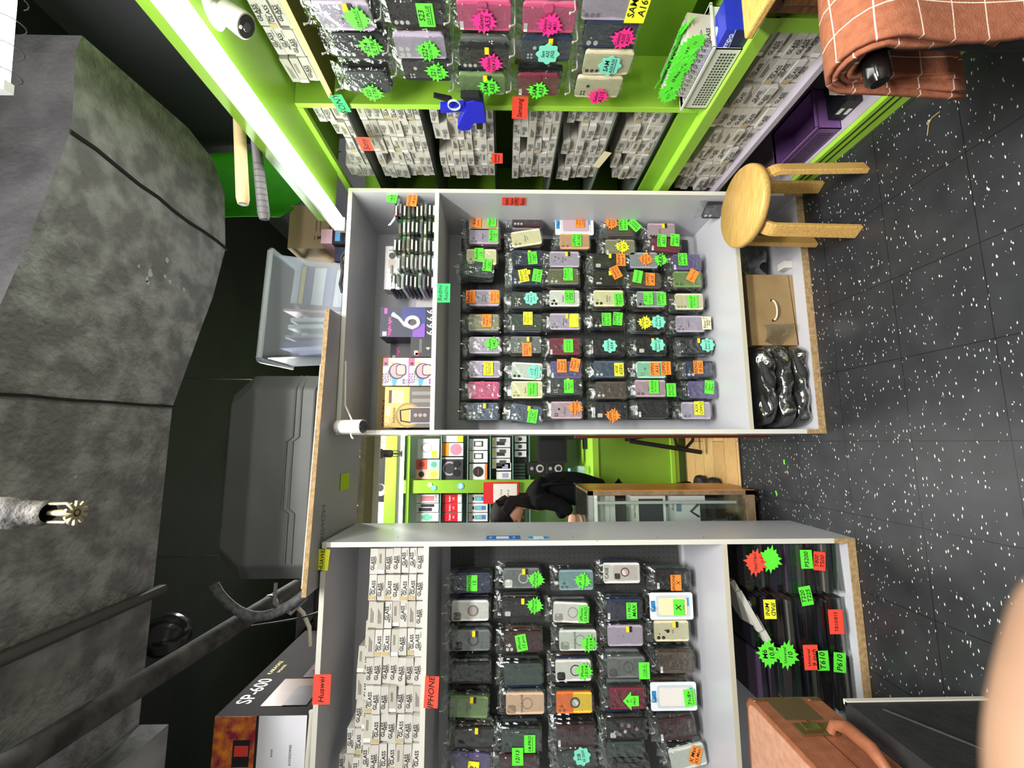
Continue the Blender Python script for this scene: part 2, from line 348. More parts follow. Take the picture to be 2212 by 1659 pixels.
# ------------------------------------------------------------------ phone cases in film
CC = dict(lav=(180, 166, 186), cream=(230, 222, 178), dgreen=(62, 74, 70), navy=(44, 54, 76), black=(36, 36, 38), pink=(196, 78, 120), gblue=(74, 88, 106), tan=(212, 164, 122), silver=(208, 212, 202),
          maroon=(120, 46, 62), dred=(64, 40, 42), purple=(98, 86, 130), oliv=(112, 110, 84), brown=(88, 76, 66), mint=(152, 210, 178), green=(118, 146, 92), grey=(152, 158, 162), white=(224, 220, 214),
          clear=(112, 116, 114), rose=(186, 158, 168), peach=(226, 188, 158), teal=(128, 158, 162), beige=(222, 212, 178), orange=(240, 120, 50), bmark=(60, 66, 64), khaki=(146, 140, 116))
def bag_mesh(i, mat):
    rr = random.Random(i); w, h = .088, .205; nu, nv = 6, 11; J = {}
    def f(u, v):
        k = (round(u*nu), round(v*nv)); 
        if k not in J: J[k] = (rr.uniform(-.0035, .0035), rr.uniform(-.002, .002))
        e = min(u, 1-u)*2; q = min(1, e*3)
        low = v < .84
        y = -(.0078 if low else .001)*q+.007*(1-q)+J[k][0]*(.45 if low and .1 < u < .9 and .05 < v else 1.2)
        if low and .1 < u < .9: y = min(y, -.0068)
        return ((u-.5)*w+J[k][1], y, -.088+v*h)
    mb = MB(); mb.grid(f, nu, nv, mat, smooth=False)
    me = mb.build('clear_bag'); d = me.data; bpy.data.objects.remove(me); return d
BAGS = [bag_mesh(i, FILM) for i in range(5)]
def add_bag(root, k=None, sc=(1, 1, 1)):
    o = bpy.data.objects.new('clear_bag', BAGS[R.randrange(5) if k is None else k]); COL.objects.link(o); o.parent = root; o.scale = sc
    return o
def cam_marks(mb, cam, w, h, base):
    if not cam: return
    k, c = cam[0], {'w': M((216, 214, 208), .5), 'd': M((24, 24, 26), .4), 'n': M(tuple(int(v*.72) for v in base), .5)}[cam[1]]
    cx, cz = -w/2+.019, h/2-.022; yf = -.0052
    D = lambda r, x, z, m=c, e=0: mb.prism(circ(r, 14, x, z), yf-.001-e, yf, m)
    if k == 'q':
        for i in (0, 1):
            for j in (0, 1): D(.0078, cx-.004+.02*i, cz+.004-.02*j)
    elif k == 'f':
        for i in (0, 1):
            for j in (0, 1): D(.0034, cx-.005+.011*i, cz-.011*j)
        D(.006, cx+.03, cz-.02)
    elif k == 't':
        mb.prism(rrect(.034, .036, .008, 4, cx+.003, cz-.002), yf-.0009, yf, M(tuple(min(255, int(v*1.06+4)) for v in base), .5))
        D(.0072, cx-.006, cz+.007, e=.001); D(.0072, cx-.006, cz-.012, e=.001); D(.0072, cx+.011, cz-.002, e=.001); D(.003, cx+.011, cz+.01, e=.001)
    elif k == '2':
        D(.0076, cx-.003, cz+.004); D(.0076, cx-.003, cz-.018); D(.0026, cx+.014, cz)
    elif k == '3':
        for j in range(3): D(.0062, cx-.004, cz+.006-.017*j)
    elif k == 'b':
        mb.prism(circ(.027, 28, 0, h/2-.036), yf-.0012, yf, M(tuple(int(v*.9) for v in base), .5)); mb.prism(circ(.0255, 28, 0, h/2-.036), yf-.0016, yf-.001, M(base, .5))
        for x, z in ((-.009, .01), (.012, .006), (.004, -.013)): mb.prism(circ(.007, 12, x, h/2-.036+z), yf-.002, yf-.001, c)
    elif k == 'p': mb.prism(rrect(.011, .03, .005, 4, cx-.002, cz-.008), yf-.001, yf, c); D(.005, cx+.022, cz-.02)
    elif k == 'w': mb.prism(rrect(.02, .026, .005, 4, cx, cz-.004), yf-.001, yf, c)
    elif k == 'r':
        mb.prism(rrect(.034, .036, .009, 4, cx+.002, cz-.003), yf-.002, yf, c)
        for i in range(28):
            a, b = 2*PI*i/28, 2*PI*(i+1)/28; r0, r1 = .0195, .0235; z0 = -.01
            mb.prism([(r0*math.cos(a), z0+r0*math.sin(a)), (r1*math.cos(a), z0+r1*math.sin(a)), (r1*math.cos(b), z0+r1*math.sin(b)), (r0*math.cos(b), z0+r0*math.sin(b))], yf-.001, yf, c)
    elif k == 'k':   # wallet with strap and label
        mb.box((-w/2+.002, yf-.0008, h/2-.016), (-w/2+.028, yf, h/2-.005), M((230, 230, 228), .6))
        mb.prism(rrect(.026, .03, .008, 4, w/2-.011, .006), yf-.003, yf, M(tuple(int(v*.9) for v in base), .5))
        mb.text('wallet case', .006, M(tuple(min(255, int(v*1.25+30)) for v in base), .5), 0, -h/2+.018, yf-.0006)
def packet(label, loc, rz, col, cam=None, notes=(), txt=None, rot=0, h=.16, w=.088, group=None, plane=None, hang=None, blister=False, yl=False, extra=None):
    """a phone case in its film, front facing local -y, with the notes stuck on it"""
    t = thing('packaged_phone_case', label, 'phone case', loc, rz, group)
    if rot: t.rotation_euler = (Matrix.Rotation(rz, 3, 'Z') @ Matrix.Rotation(-rot, 3, 'Y')).to_euler()
    base = CC[col]; mb = MB()
    if blister:
        mb.prism(rrect(w+.03, h+.05, .01, 4, 0, .006), -.001, .003, M((226, 232, 236), .4)); mb.prism(rrect(w+.006, h+.006, .01), -.003, -.001, M((196, 204, 208), .3))
        mb.box((-.024, -.0016, h/2+.006), (.024, -.001, h/2+.026), M((40, 130, 190), .5)); mb.box((.0, -.0036, -h/2), (.036, -.003, -h/2+.02), M((60, 150, 205), .5))
        mb.prism(rrect(w-.014, h-.02, .01), -.006, -.002, M(base, .5)); o = mb.build('blister_card', t)
    else:
        mb.prism(rrect(w, h, .011), -.005, .006, M(base, .42)); mb.prism(rrect(w-.004, h-.004, .009), -.0053, -.005, M(base, .42))
        cam_marks(mb, cam, w, h, base)
        if extra: extra(mb, w, h)
        if txt:
            for i, l in enumerate(txt.split('|')): mb.text(l, .0125, INK if sum(base) > 260 else M((150, 150, 150), .6), -.002, .008-.014*i, -.0056, shear=.2)
        mb.build('case_shell', t)
        add_bag(t, sc=((w+.012)/.09, 1, (h+.03)/.19))
    if yl:
        mb = MB(); mb.box((.016, -.0092, -.018), (.041, -.0084, -.004), M((236, 214, 30), .6)); mb.box((.016, -.0092, -.03), (.041, -.0084, -.019), M((30, 30, 30), .6)); mb.build('price_flag', t)
    inv = t.matrix_basis.inverted()
    for i, n in enumerate(notes):
        s, c, tx, px, py = n[:5]; k = n[5] if len(n) > 5 else {}
        p = inv @ at(px, py, **plane)
        mb = MB(); W, H_ = {'r': (.07, .049), 'b': (.07, .062), 'c': (.07, .06), 'h': (.07, .062)}[s]
        add_note(mb, s, c, tx, p.x, p.z, -.0112-.0012*i, k.get('w', W), k.get('h', H_), k.get('rot', 0)); mb.build('price_note', t)
    return t
def hook(pegs, p, tip, d=Vector((0, -1, 0)), back=None):
    """white wire peg from the board to the tip, its end bent up"""
    off = Vector(pegs.matrix_basis.translation if not pegs.parent else pegs.parent.location)
    L = Vector((0, 0, 1)); a, b = p-off*0, tip
    loc = Vector(pegs.parent.location)
    mb = MB(); mb.tube([p, tip-d*.004, tip+L*.004, tip+L*.014+d*.004], .0023, STEEL, 6); mb.prism(circ(.0035, 8), -.002, .002, STEEL, Matrix.Translation(tip+L*.015+d*.004))
    return mb.build('hook', pegs)
_bk = {}
def behind(col):
    if col in _bk: return _bk[col]
    t = bpy.data.objects.new('packaged_phone_case', None); t.empty_display_size = .05
    mb = MB(); mb.prism(rrect(.086, .158, .009), -.007, .010, M(CC[col], .4)); o = mb.build('case_shell', t)
    b = bpy.data.objects.new('clear_bag', BAGS[len(_bk) % 5]); COL.objects.link(b); b.parent = t; b.scale = (1.1, 1, 1)
    _bk[col] = t
    return t
used = set()
def put_behind(col, loc, rz, label, group):
    t = behind(col)
    if col not in used: used.add(col); COL.objects.link(t); o = t
    else: o = copy_tree(t)
    o.location = loc; o.rotation_euler = (0, R.uniform(-.03, .03), rz+R.uniform(-.04, .04))
    return tag(o, label, 'phone case', group)
NC = dict(g='green', o='orange', y='yellow', p='pink', t='pale blue', r='red', c='cream')
CN = dict(lav='lavender', dgreen='dark green', gblue='slate blue', dred='dark red', oliv='clear olive', clear='clear', beige='beige', bmark='dark grey', khaki='grey beige', rose='pinkish grey', teal='grey teal')
def desc_notes(ns):
    if not ns: return ''
    w = [NC[n[1]]+{'r': '', 'b': ' starburst', 'c': ' cloud', 'h': ' arrow'}[n[0]] for n in ns]
    w = list(dict.fromkeys(w))
    return ' with '+' and '.join(w[:2])+(' notes' if len(ns) > 1 else ' note')
def wall_of_cases(rows, rownames, place, plane, pegs, yb, mk, group, rz=0, dirv=Vector((0, -1, 0)), nb=2, side='right'):
    for ri, row in enumerate(rows):
        for ci, e in enumerate(row):
            x, y, col, cam, notes = e[:5]; k = dict(e[5]) if len(e) > 5 else {}
            p = at(x, y, **plane); hz = k.pop('hz', 0); n = k.pop('nb', nb)
            L = f"{CN.get(col, col)} phone case{desc_notes(notes)}, {ORD[ci+1]} from {side}, {rownames[ri]}, {place}"
            h = k.get('h', .158)
            if len(L.split()) > 16: L = L.replace(' notes', '').replace(' note', '')
            if len(L.split()) > 16: L = L.replace(' and pale blue cloud', '').replace(' and green starburst', '').replace(' and green arrow', '')
            packet(L, p, rz, col, cam, notes, plane=plane, group=group, **k)
            top = p+Vector((0, 0, h/2+.024)); back = Vector(top)
            if abs(dirv.y) > .5: back.y = yb
            else: back.x = yb
            off = Vector(pegs.parent.location) if pegs.parent else Vector((0, 0, 0))
            hk = hook(pegs, back, top+dirv*.03, dirv)
            cols = ['bmark', 'black', 'clear', 'dgreen', 'brown', 'navy', 'lav']
            gap = abs((back-top).dot(dirv))
            for b in range(n):
                q = p-dirv*(.026+(gap-.05)*b/max(1, n)); q = q+Vector((R.uniform(-.004, .004), 0, R.uniform(-.006, .004))) if abs(dirv.y) > .5 else q+Vector((0, R.uniform(-.004, .004), R.uniform(-.006, .004)))
                put_behind(R.choice(cols[:6] if R.random() < .85 else cols), q, rz, f"packet {'just' if b == 0 else 'deeper'} behind {ORD[ci+1]} case from {side}, {rownames[ri]}, {place}", 'packets hanging behind the front cases')
def kitty(mb, w, h):
    mb.prism(rrect(w*.7, h*.3, .02, 5, 0, -.045), -.0062, -.0055, M((236, 234, 228), .6)); mb.box((-.03, -.0064, -.02), (0, -.0056, 0), M((60, 140, 205), .6))
ROWS_B = [
 [(1045, 482, 'peach', None, [('r', 'o', 'K60|Note 13', 1030, 480), ('r', 'g', 'Xiaomi|12 Lite', 1062, 479)], dict(nb=1)),
  (1046, 511, 'lav', 't n'.split(), [('r', 'g', '_Redmi|12', 1066, 511)], dict(txt='Redmi|12')),
  (1040, 556, 'cream', 't n'.split(), [('r', 'g', 'Redmi|13', 1035, 551)], dict(nb=1)),
  (1032, 582, 'dgreen', 'f w'.split(), [('r', 'g', 'Redmi|13C', 1053, 574)], dict(rot=-.1, txt='Redmi|13C')),
  (1046, 644, 'lav', 'b n'.split(), [('r', 'o', 'Redmi|13T/13T pro', 1017, 643), ('r', 'o', 'Redmi|Note 13 pro|max', 1069, 643)], dict(txt='Redmi|Note 13')),
  (1045, 697, 'khaki', None, [('r', 'o', 'Redmi|Note 13|pro', 1052, 694)], {}),
  (1047, 746, 'lav', 'b w'.split(), [('b', 'g', 'Redmi|14C', 1063, 743)], dict(txt='Redmi')),
  (1047, 798, 'lav', 't n'.split(), [('r', 'y', '_NOTE 13|Note 13', 1055, 797)], dict(txt='POCO M6')),
  (1045, 843, 'pink', 'k w'.split(), [], {}),
  (1042, 889, 'gblue', 'q w'.split(), [], dict(yl=1, txt='Redmi|Note 12'))],
 [(1138, 474, 'dred', '3 w'.split(), [], dict(yl=1, nb=1)),
  (1137, 515, 'cream', '2 n'.split(), [], dict(rot=.16, txt='Xiaomi|14 T')),
  (1139, 558, 'navy', 'f w'.split(), [('r', 'g', '_Redmi|10C', 1150, 559, dict(rot=.08))], dict(yl=1)),
  (1138, 600, 'navy', '2 w'.split(), [('r', 'y', 'Redmi|10 5G', 1131, 597, dict(rot=.2)), ('r', 'g', 'Note 11|11S 4G', 1160, 597, dict(rot=-.15))], dict(yl=1)),
  (1137, 649, 'bmark', 'f w'.split(), [('c', 't', 'Redmi|Note 10|pro', 1147, 646)], {}),
  (1137, 697, 'bmark', 'k w'.split(), [('r', 'y', 'Redmi|Note 10|5G', 1140, 689)], {}),
  (1136, 745, 'clear', 'f w'.split(), [('r', 'o', 'Redmi Note|Redmi 10|10S', 1138, 756)], dict(yl=1)),
  (1138, 802, 'silver', '2 d'.split(), [('c', 't', '_11T|_11T Pro', 1154, 804)], dict(rot=-.05)),
  (1138, 842, 'cream', 't n'.split(), [('r', 'g', 'Redmi 11|(Samsung)', 1149, 841)], dict(txt='Redmi')),
  (1136, 894, 'gblue', 't w'.split(), [('r', 'g', 'Redmi Note|12 4G|(American)', 1150, 899)], dict(rot=-.16, yl=1, txt='Redmi'))],
 [(1243, 486, 'rose', '2 d'.split(), [('r', 'o', 'Redmi|K40/K40 pro|11i/X11', 1252, 480)], dict(blister=True, nb=1)),
  (1241, 522, 'tan', '2 n'.split(), [('r', 'g', 'OPPO|A1/A2', 1245, 521)], {}),
  (1219, 561, 'lav', 'b n'.split(), [], dict(yl=1, txt='Redmi|A3')),
  (1217, 598, 'oliv', '2 w'.split(), [('r', 'g', 'Realme|C21Y/C25Y|C11', 1227, 594)], dict(txt='Realme')),
  (1219, 645, 'white', 't d'.split(), [('r', 'g', '_C67|C55', 1229, 642)], dict(txt='Realme')),
  (1220, 695, 'lav', 't n'.split(), [('r', 'y', '|||_C53', 1239, 694)], dict(txt='Realme|C53', yl=1)),
  (1219, 749, 'maroon', 'k w'.split(), [('r', 'g', 'Note 6 5G|Note 6 4G', 1227, 748)], dict(txt='Redmi')),
  (1222, 799, 'purple', 'k w'.split(), [('r', 'o', 'Redmi|Note 8|Note 8T', 1213, 791), ('r', 'o', 'Redmi|Note 8|pro', 1241, 789, dict(rot=-.2))], {}),
  (1222, 835, 'bmark', 'f w'.split(), [('r', 'g', 'Redmi|Note|9T', 1228, 835)], dict(yl=1)),
  (1223, 886, 'rose', 'f d'.split(), [('b', 'o', 'Redmi|9C/10A', 1242, 881)], dict(txt='Redmi'))],
 [(1340, 495, 'brown', None, [('b', 'o', 'Vivo|Y21', 1320, 484), ('r', 'g', 'OPPO|6/6 pro', 1345, 487), ('r', 'g', 'Realme 5|5/5S/5i', 1369, 489, dict(rot=.75))], dict(h=.15)),
  (1339, 535, 'khaki', 'k w'.split(), [('b', 'y', 'POCO|X3', 1343, 535)], {}),
  (1313, 565, 'black', 'w w'.split(), [('r', 'o', 'Redmi|Note 7', 1340, 563)], dict(yl=1)),
  (1313, 602, 'black', 'p w'.split(), [('r', 'o', 'Realme|C3/C3i', 1329, 590, dict(rot=.45))], dict(yl=1)),
  (1314, 645, 'cream', '2 d'.split(), [('r', 'g', '_Realme|10 pro', 1335, 648, dict(rot=.1))], dict(txt='Realme|9 Pro')),
  (1312, 693, 'black', '2 w'.split(), [('r', 'g', 'OPPO|K10x 5G', 1309, 691), ('r', 'g', 'OPPO|A17/A17K', 1333, 690, dict(rot=-.1))], {}),
  (1313, 750, 'black', None, [('c', 't', 'A74/A95|A54', 1316, 748)], {}),
  (1315, 798, 'gblue', '2 w'.split(), [('r', 'y', '_A58|A58X', 1336, 799)], {}),
  (1319, 843, 'brown', '2 w'.split(), [], dict(txt='A78')),
  (1318, 887, 'black', 'w w'.split(), [('b', 'o', 'OPPO|A72 5G', 1323, 898)], {})],
 [(1428, 500, 'rose', '3 d'.split(), [], dict(yl=1, h=.15, txt='OPPO', nb=1)),
  (1437, 528, 'maroon', 'k w'.split(), [('r', 'g', 'OPPO|A53', 1428, 522), ('r', 'g', 'Reno 3|A91', 1456, 521)], dict(rot=-.08)),
  (1390, 563, 'grey', None, [('b', 'o', 'OPPO|A9/A11X|A5s', 1394, 562), ('b', 'g', 'A8X', 1426, 563)], dict(yl=1, h=.15)),
  (1393, 606, 'brown', None, [('r', 'g', 'A53/A32', 1376, 599, dict(rot=-.15)), ('r', 'o', 'OPPO|A15', 1403, 605)], dict(rot=-.05)),
  (1405, 647, 'grey', '2 d'.split(), [('r', 'g', 'F11|F11 pro', 1399, 646), ('r', 'g', 'OPPO|A9 (2020)', 1427, 647)], dict(h=.15)),
  (1403, 697, 'black', None, [('b', 'y', 'FIND|X3', 1392, 698), ('c', 't', 'X2 Pro|Reno 5', 1420, 697)], dict(h=.15)),
  (1405, 748, 'black', 'w w'.split(), [('c', 't', 'RENO 8|Reno 5Z', 1419, 746)], dict(yl=1, h=.15)),
  (1406, 799, 'mint', 'f n'.split(), [('r', 'o', 'OPPO|A15', 1413, 798), ('r', 'o', 'OPPO|A16/A16s', 1437, 796)], dict(h=.15)),
  (1404, 839, 'rose', '2 n'.split(), [('r', 'g', 'A78/A58|A57(2022)', 1411, 836), ('r', 'g', 'A55/A56|A77/A57', 1448, 843)], dict(txt='A17', yl=1)),
  (1408, 883, 'black', 'k w'.split(), [], dict(h=.15))],
 [(1482, 567, 'purple', 'k w'.split(), [('r', 'g', 'OPPO|A98 5G', 1473, 562)], dict(h=.15)),
  (1484, 604, 'green', '2 n'.split(), [('r', 'o', 'Reno 6 5G', 1494, 597, dict(rot=-.5))], dict(h=.15, nb=3)),
  (1488, 652, 'beige', '3 n'.split(), [('r', 'g', 'RENO 8T|10/10 pro', 1495, 653)], dict(h=.15)),
  (1490, 700, 'lav', 't n'.split(), [('r', 'c', '_Reno 7|5G', 1524, 699)], dict(h=.15, txt='Reno 7')),
  (1504, 748, 'black', '3 d'.split(), [('c', 't', 'Reno 5|Reno 5F', 1526, 746)], dict(yl=1, h=.15)),
  (1510, 798, 'navy', '2 w'.split(), [('r', 'o', 'RENO|8 5G', 1506, 794)], dict(yl=1, h=.15)),
  (1517, 842, 'purple', None, [('r', 'g', 'OPPO|Reno|Z9pro', 1530, 837, dict(rot=-.1))], dict(h=.15)),
  (1503, 887, 'lav', '2 n'.split(), [('r', 'y', 'A3X|OPPO', 1508, 882)], dict(h=.15))]]
RN = ['top row', 'second row', 'third row', 'fourth row', 'fifth row', 'bottom row']
wall_of_cases(ROWS_B, RN, 'middle rack', dict(Y=2.185), pegB, 2.335, None, 'phone cases on the middle rack')
def art(mb, w, h):
    for i in range(7): mb.prism(circ(R.uniform(.006, .012), 9, R.uniform(-.024, .024), R.uniform(-.05, .05)), -.006-.0001*i, -.0055, M(R.choice([(210, 205, 205), (180, 140, 135), (120, 110, 112)]), .6))
def two_tone(mb, w, h):
    mb.prism(rrect(w-.004, h*.52, .008, 4, 0, -h*.23), -.0057, -.0052, M((246, 206, 60), .5)); mb.prism(circ(.022, 24, 0, -.004), -.0066, -.0055, M((70, 60, 44), .5)); mb.prism(circ(.015, 20, 0, -.004), -.0071, -.0064, M((200, 200, 190), .3))
def bumper(c):
    def f(mb, w, h):
        mb.prism(rrect(w*.78, h*.8, .012, 4, 0, -.002), -.0058, -.0052, M(c, .5))
    return f
def disc_ring(mb, w, h):
    mb.prism(circ(.024, 26, 0, -.012), -.0085, -.0053, M((120, 112, 104), .3)); mb.prism(circ(.018, 22, 0, -.012), -.009, -.0083, M((160, 152, 144), .3)); mb.prism(rrect(.034, .036, .009, 4, -w/2+.02, h/2-.024), -.0075, -.005, M((104, 92, 84), .4))
def logo(mb, w, h):
    mb.prism(circ(.008, 16, 0, .018, .009), -.006, -.0054, M((30, 28, 26), .5)); mb.prism(circ(.003, 8, .003, .03, .004), -.006, -.0054, M((30, 28, 26), .5))
def unique(mb, w, h):
    mb.text('UNIQUE CASE', .0115, INK, 0, .014, -.0062)
def casebox(mb, w, h):
    mb.text('CASE', .022, INK, 0, h/2-.016, -.0062); mb.prism(rrect(.06, .11, .01, 4, 0, -.016), -.006, -.0053, M((214, 200, 196), .5)); mb.prism(circ(.02, 24, .004, -.016), -.0066, -.0058, M((90, 66, 62), .5)); mb.prism(circ(.015, 22, .004, -.016), -.0072, -.0064, M((216, 196, 190), .5)); mb.prism(rrect(.026, .026, .006, 4, -.014, .02), -.0066, -.0058, M((58, 52, 52), .5))
def diary(mb, w, h): mb.text('my diary', .012, M((150, 146, 146), .6), 0, -h/2+.02, -.006)
ROWS_A = [
 [(1020, 1258, 'navy', 't n'.split(), [('r', 'g', 'IPHONE|15', 1020, 1258)], dict(h=.168)), (1016, 1318, 'white', None, [], dict(h=.168, extra=disc_ring)), (1018, 1382, 'clear', 'r d'.split(), [], dict(h=.168, yl=1)), (1017, 1452, 'black', None, [], dict(h=.17)),
  (1013, 1525, 'green', None, [], dict(h=.168, yl=1, txt='iphone|16E', rot=-.05)), (1024, 1592, 'black', 'r n'.split(), [], dict(h=.17, yl=1)), (1016, 1648, 'purple', 'k w'.split(), [('r', 'y', '12', 1022, 1660)], dict(h=.17, rot=-.12))],
 [(1126, 1248, 'clear', 'r w'.split(), [('b', 'g', 'iPhone|15 PRO MAX', 1158, 1250)], dict(h=.168, yl=1)), (1124, 1312, 'black', 'w w'.split(), [('b', 'g', 'iPhone|15 PRO MAX', 1155, 1306)], dict(h=.168, yl=1)), (1129, 1385, 'dred', 't w'.split(), [('r', 'g', 'iPhone|15 pro', 1126, 1386, dict(rot=.18))], dict(h=.168)),
  (1130, 1455, 'dgreen', None, [], dict(h=.17)), (1134, 1518, 'peach', 'r n'.split(), [], dict(h=.17, extra=unique)), (1125, 1598, 'dgreen', 't n'.split(), [('r', 'g', '_14-PRO', 1144, 1603), ('r', 'g', '12/13', 1118, 1630)], dict(h=.17)), (1120, 1652, 'dred', None, [], dict(h=.17))],
 [(1244, 1252, 'teal', 't n'.split(), [('b', 'g', 'IP 15|Promax', 1258, 1253)], dict(h=.158)), (1232, 1322, 'white', 'r n'.split(), [('r', 'g', 'iPhone|_13-PRO', 1260, 1325)], dict(h=.158, rot=-.05, extra=None)), (1248, 1382, 'silver', 'r n'.split(), [('b', 'g', 'iPhone|_13/14', 1271, 1388)], dict(h=.17, extra=unique)),
  (1238, 1447, 'white', 'r d'.split(), [('b', 'g', 'iPhone|13/14', 1261, 1447)], dict(h=.16)), (1240, 1516, 'orange', 't n'.split(), [], dict(h=.16, extra=two_tone)), (1244, 1588, 'dred', 'k w'.split(), [], dict(h=.17)), (1245, 1640, 'bmark', '2 w'.split(), [('c', 't', '7/8|SE 2020', 1256, 1630)], dict(h=.16, rot=.2, yl=1))],
 [(1342, 1237, 'white', None, [], dict(h=.17, w=.09, extra=casebox)), (1347, 1315, 'navy', 'k w'.split(), [('r', 'g', '11 PRO|_MAX', 1363, 1317)], dict(h=.16)), (1350, 1372, 'lav', None, [], dict(h=.16, yl=1, txt='11')), (1352, 1440, 'clear', 'r n'.split(), [('r', 'g', '_11(6.1)', 1390, 1446)], dict(h=.17)),
  (1354, 1507, 'maroon', 't n'.split(), [('h', 'g', 'IP|11|PRO', 1362, 1511, dict(rot=0))], dict(h=.16)), (1352, 1573, 'black', 'w w'.split(), [], dict(h=.17, extra=art)), (1350, 1625, 'dgreen', None, [], dict(h=.16)), (1360, 1655, 'black', 'w w'.split(), [], dict(h=.16))],
 [(1452, 1250, 'black', 'k w'.split(), [('r', 'o', 'iPHONE|X', 1458, 1257)], dict(h=.158, extra=diary)), (1453, 1309, 'cream', '2 d'.split(), [('r', 'g', '_X', 1464, 1310)], dict(h=.15, blister=True)), (1450, 1362, 'beige', '2 d'.split(), [], dict(h=.158, yl=1, extra=logo, txt='|XR')), (1460, 1430, 'brown', 'k w'.split(), [], dict(h=.158)),
  (1458, 1504, 'white', None, [('r', 'g', '_7+/8+', 1487, 1504, dict(rot=.1))], dict(h=.158, blister=True)), (1460, 1572, 'dred', 'k w'.split(), [], dict(h=.158, extra=diary, rot=.1)), (1485, 1634, 'silver', None, [('r', 'o', 'X Max|XS Max', 1500, 1628, dict(rot=-.5))], dict(h=.158, rot=.2))]]
wall_of_cases(ROWS_A, ['top row', 'second row', 'third row', 'fourth row', 'bottom row'], 'left rack', dict(Y=2.075), pegA, 2.217, None, 'phone cases on the left rack')
# ================================================================== GREEN WALL UNIT ON THE RIGHT
gw = thing('wall_shelving_unit', 'lime green built-in shelving unit along the right wall', 'shelving', (1.45, 1.3, 0))
LAV = noisy('lavender_board', (168, 160, 172), (180, 172, 184), scale=4, rough=.5)
def gpart(nm, a, b, m=LIME, extra=None):
    mb = MB(); mb.box(a, b, m)
    if extra: extra(mb)
    return part(mb, nm, gw)
gpart('canopy', (1.05, .0, 2.285), (1.68, 1.93, 2.36))
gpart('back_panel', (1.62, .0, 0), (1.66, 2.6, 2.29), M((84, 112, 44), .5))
hang = gpart('hanging_panel', (1.53, .0, .80), (1.55, 1.5, 2.12))
gpart('divider', (1.302, 1.5, .70), (1.62, 1.522, 2.29), LIME, lambda mb: mb.box((1.299, 1.5, .70), (1.302, 1.522, 2.29), LIMEE))
gpart('header_rail', (1.297, 1.522, 2.262), (1.32, 2.34, 2.29), LIMEE)
gpart('sill', (1.30, 1.522, .70), (1.335, 2.34, .775))
gpart('ledge', (1.252, 1.09, .672), (1.62, 2.34, .70), LIMEE)
gpart('ledge_front', (1.245, 1.09, .655), (1.252, 2.34, .70), LIME)
gpart('end_panel', (1.26, 2.34, 0), (1.62, 2.36, 2.29))
gpart('post', (1.247, 1.09, .05), (1.29, 1.135, .672))
gpart('base_shelf', (1.255, 1.09, .388), (1.62, 2.34, .41), LAV)
gpart('base_floor', (1.255, 1.09, .07), (1.62, 2.34, .092), LAV)
gpart('base_back', (1.60, 1.09, .09), (1.62, 2.34, .67), LAV)
gpart('kick_rail', (1.235, 1.09, .0), (1.256, 2.34, .088), LIMEE, lambda mb: [mb.box((1.2335, 1.09, z), (1.2351, 2.34, z+.007), M((40, 60, 20), .6)) for z in (.036, .064)])
LV = [2.11, 1.815, 1.52, 1.243, 1.021, .80]
for z in LV: gpart('shelf', (1.305, 1.524, z-.008), (1.615, 2.335, z), M((96, 104, 92), .5), lambda mb: mb.box((1.303, 1.524, z-.008), (1.306, 2.335, z), BLACK))
gpart('top_shelf', (1.30, .0, 2.122), (1.62, 1.47, 2.142), M((110, 100, 46), .6), lambda mb: mb.box((1.297, .0, 2.122), (1.30, 1.47, 2.142), PINE))
# cases hanging from the side wall, fronts turned to the aisle
ROWS_C = [
 [(745, 32, 'lav', '3 w'.split(), [('b', 'g', '_S24-PLUS', 772, 34)], dict(yl=1, txt='S24 plus')), (778, 97, 'black', '3 w'.split(), [('b', 'g', 'S24|_ULTRA', 801, 95)], {}), (795, 176, 'bmark', '3 w'.split(), [('b', 'g', 'S20|ULTRA', 805, 195)], dict(h=.14, nb=3))],
 [(898, 25, 'black', '3 w'.split(), [('r', 'g', 'S23|_S23 PLUS', 920, 26)], {}), (908, 98, 'lav', 'q w'.split(), [('b', 'g', 'S22+|S22 ULTRA', 926, 104)], {}), (922, 148, 'black', 'f w'.split(), [('b', 'g', 'S21|ULTRA', 944, 150)], {})],
 [(1046, 32, 'pink', 'k w'.split(), [('b', 'p', 'Galaxy|A53', 1046, 40)], dict(nb=3)), (1045, 122, 'black', '3 w'.split(), [('b', 'p', 'Galaxy|A54 5G', 1061, 131)], dict(yl=1)), (1042, 180, 'green', '3 d'.split(), [('b', 'g', 'SAM|A55', 1057, 183)], dict(yl=1))],
 [(1186, 37, 'pink', 'k w'.split(), [('b', 'p', 'Galaxy|A31|M31', 1188, 48)], {}), (1180, 104, 'navy', 'f w'.split(), [('c', 't', 'Sam|A32|(5G)', 1183, 110)], dict(yl=1)), (1162, 182, 'maroon', 'k w'.split(), [('b', 'g', 'SAM|A33', 1162, 190)], dict(h=.145))],
 [(1318, 8, 'lav', '3 n'.split(), [('r', 'y', 'SAM|A16', 1378, 10, dict(w=.09, h=.06))], {}), (1318, 72, 'navy', '2 w'.split(), [('b', 'p', 'Galaxy|A20S|A207', 1346, 77)], {}), (1312, 134, 'beige', '3 d'.split(), [('c', 't', 'SAM|_A20/A30', 1317, 136)], dict(nb=1)), (1292, 186, 'beige', 'f d'.split(), [('b', 'p', 'Galaxy|A21S', 1292, 203)], {})]]
wall_of_cases(ROWS_C, ['top row', 'second row', 'third row', 'fourth row', 'lowest row'], 'green wall', dict(X=1.27), hang, 1.53, None, 'phone cases on the green wall', rz=-PI/2, dirv=Vector((-1, 0, 0)), nb=2, side='near end')
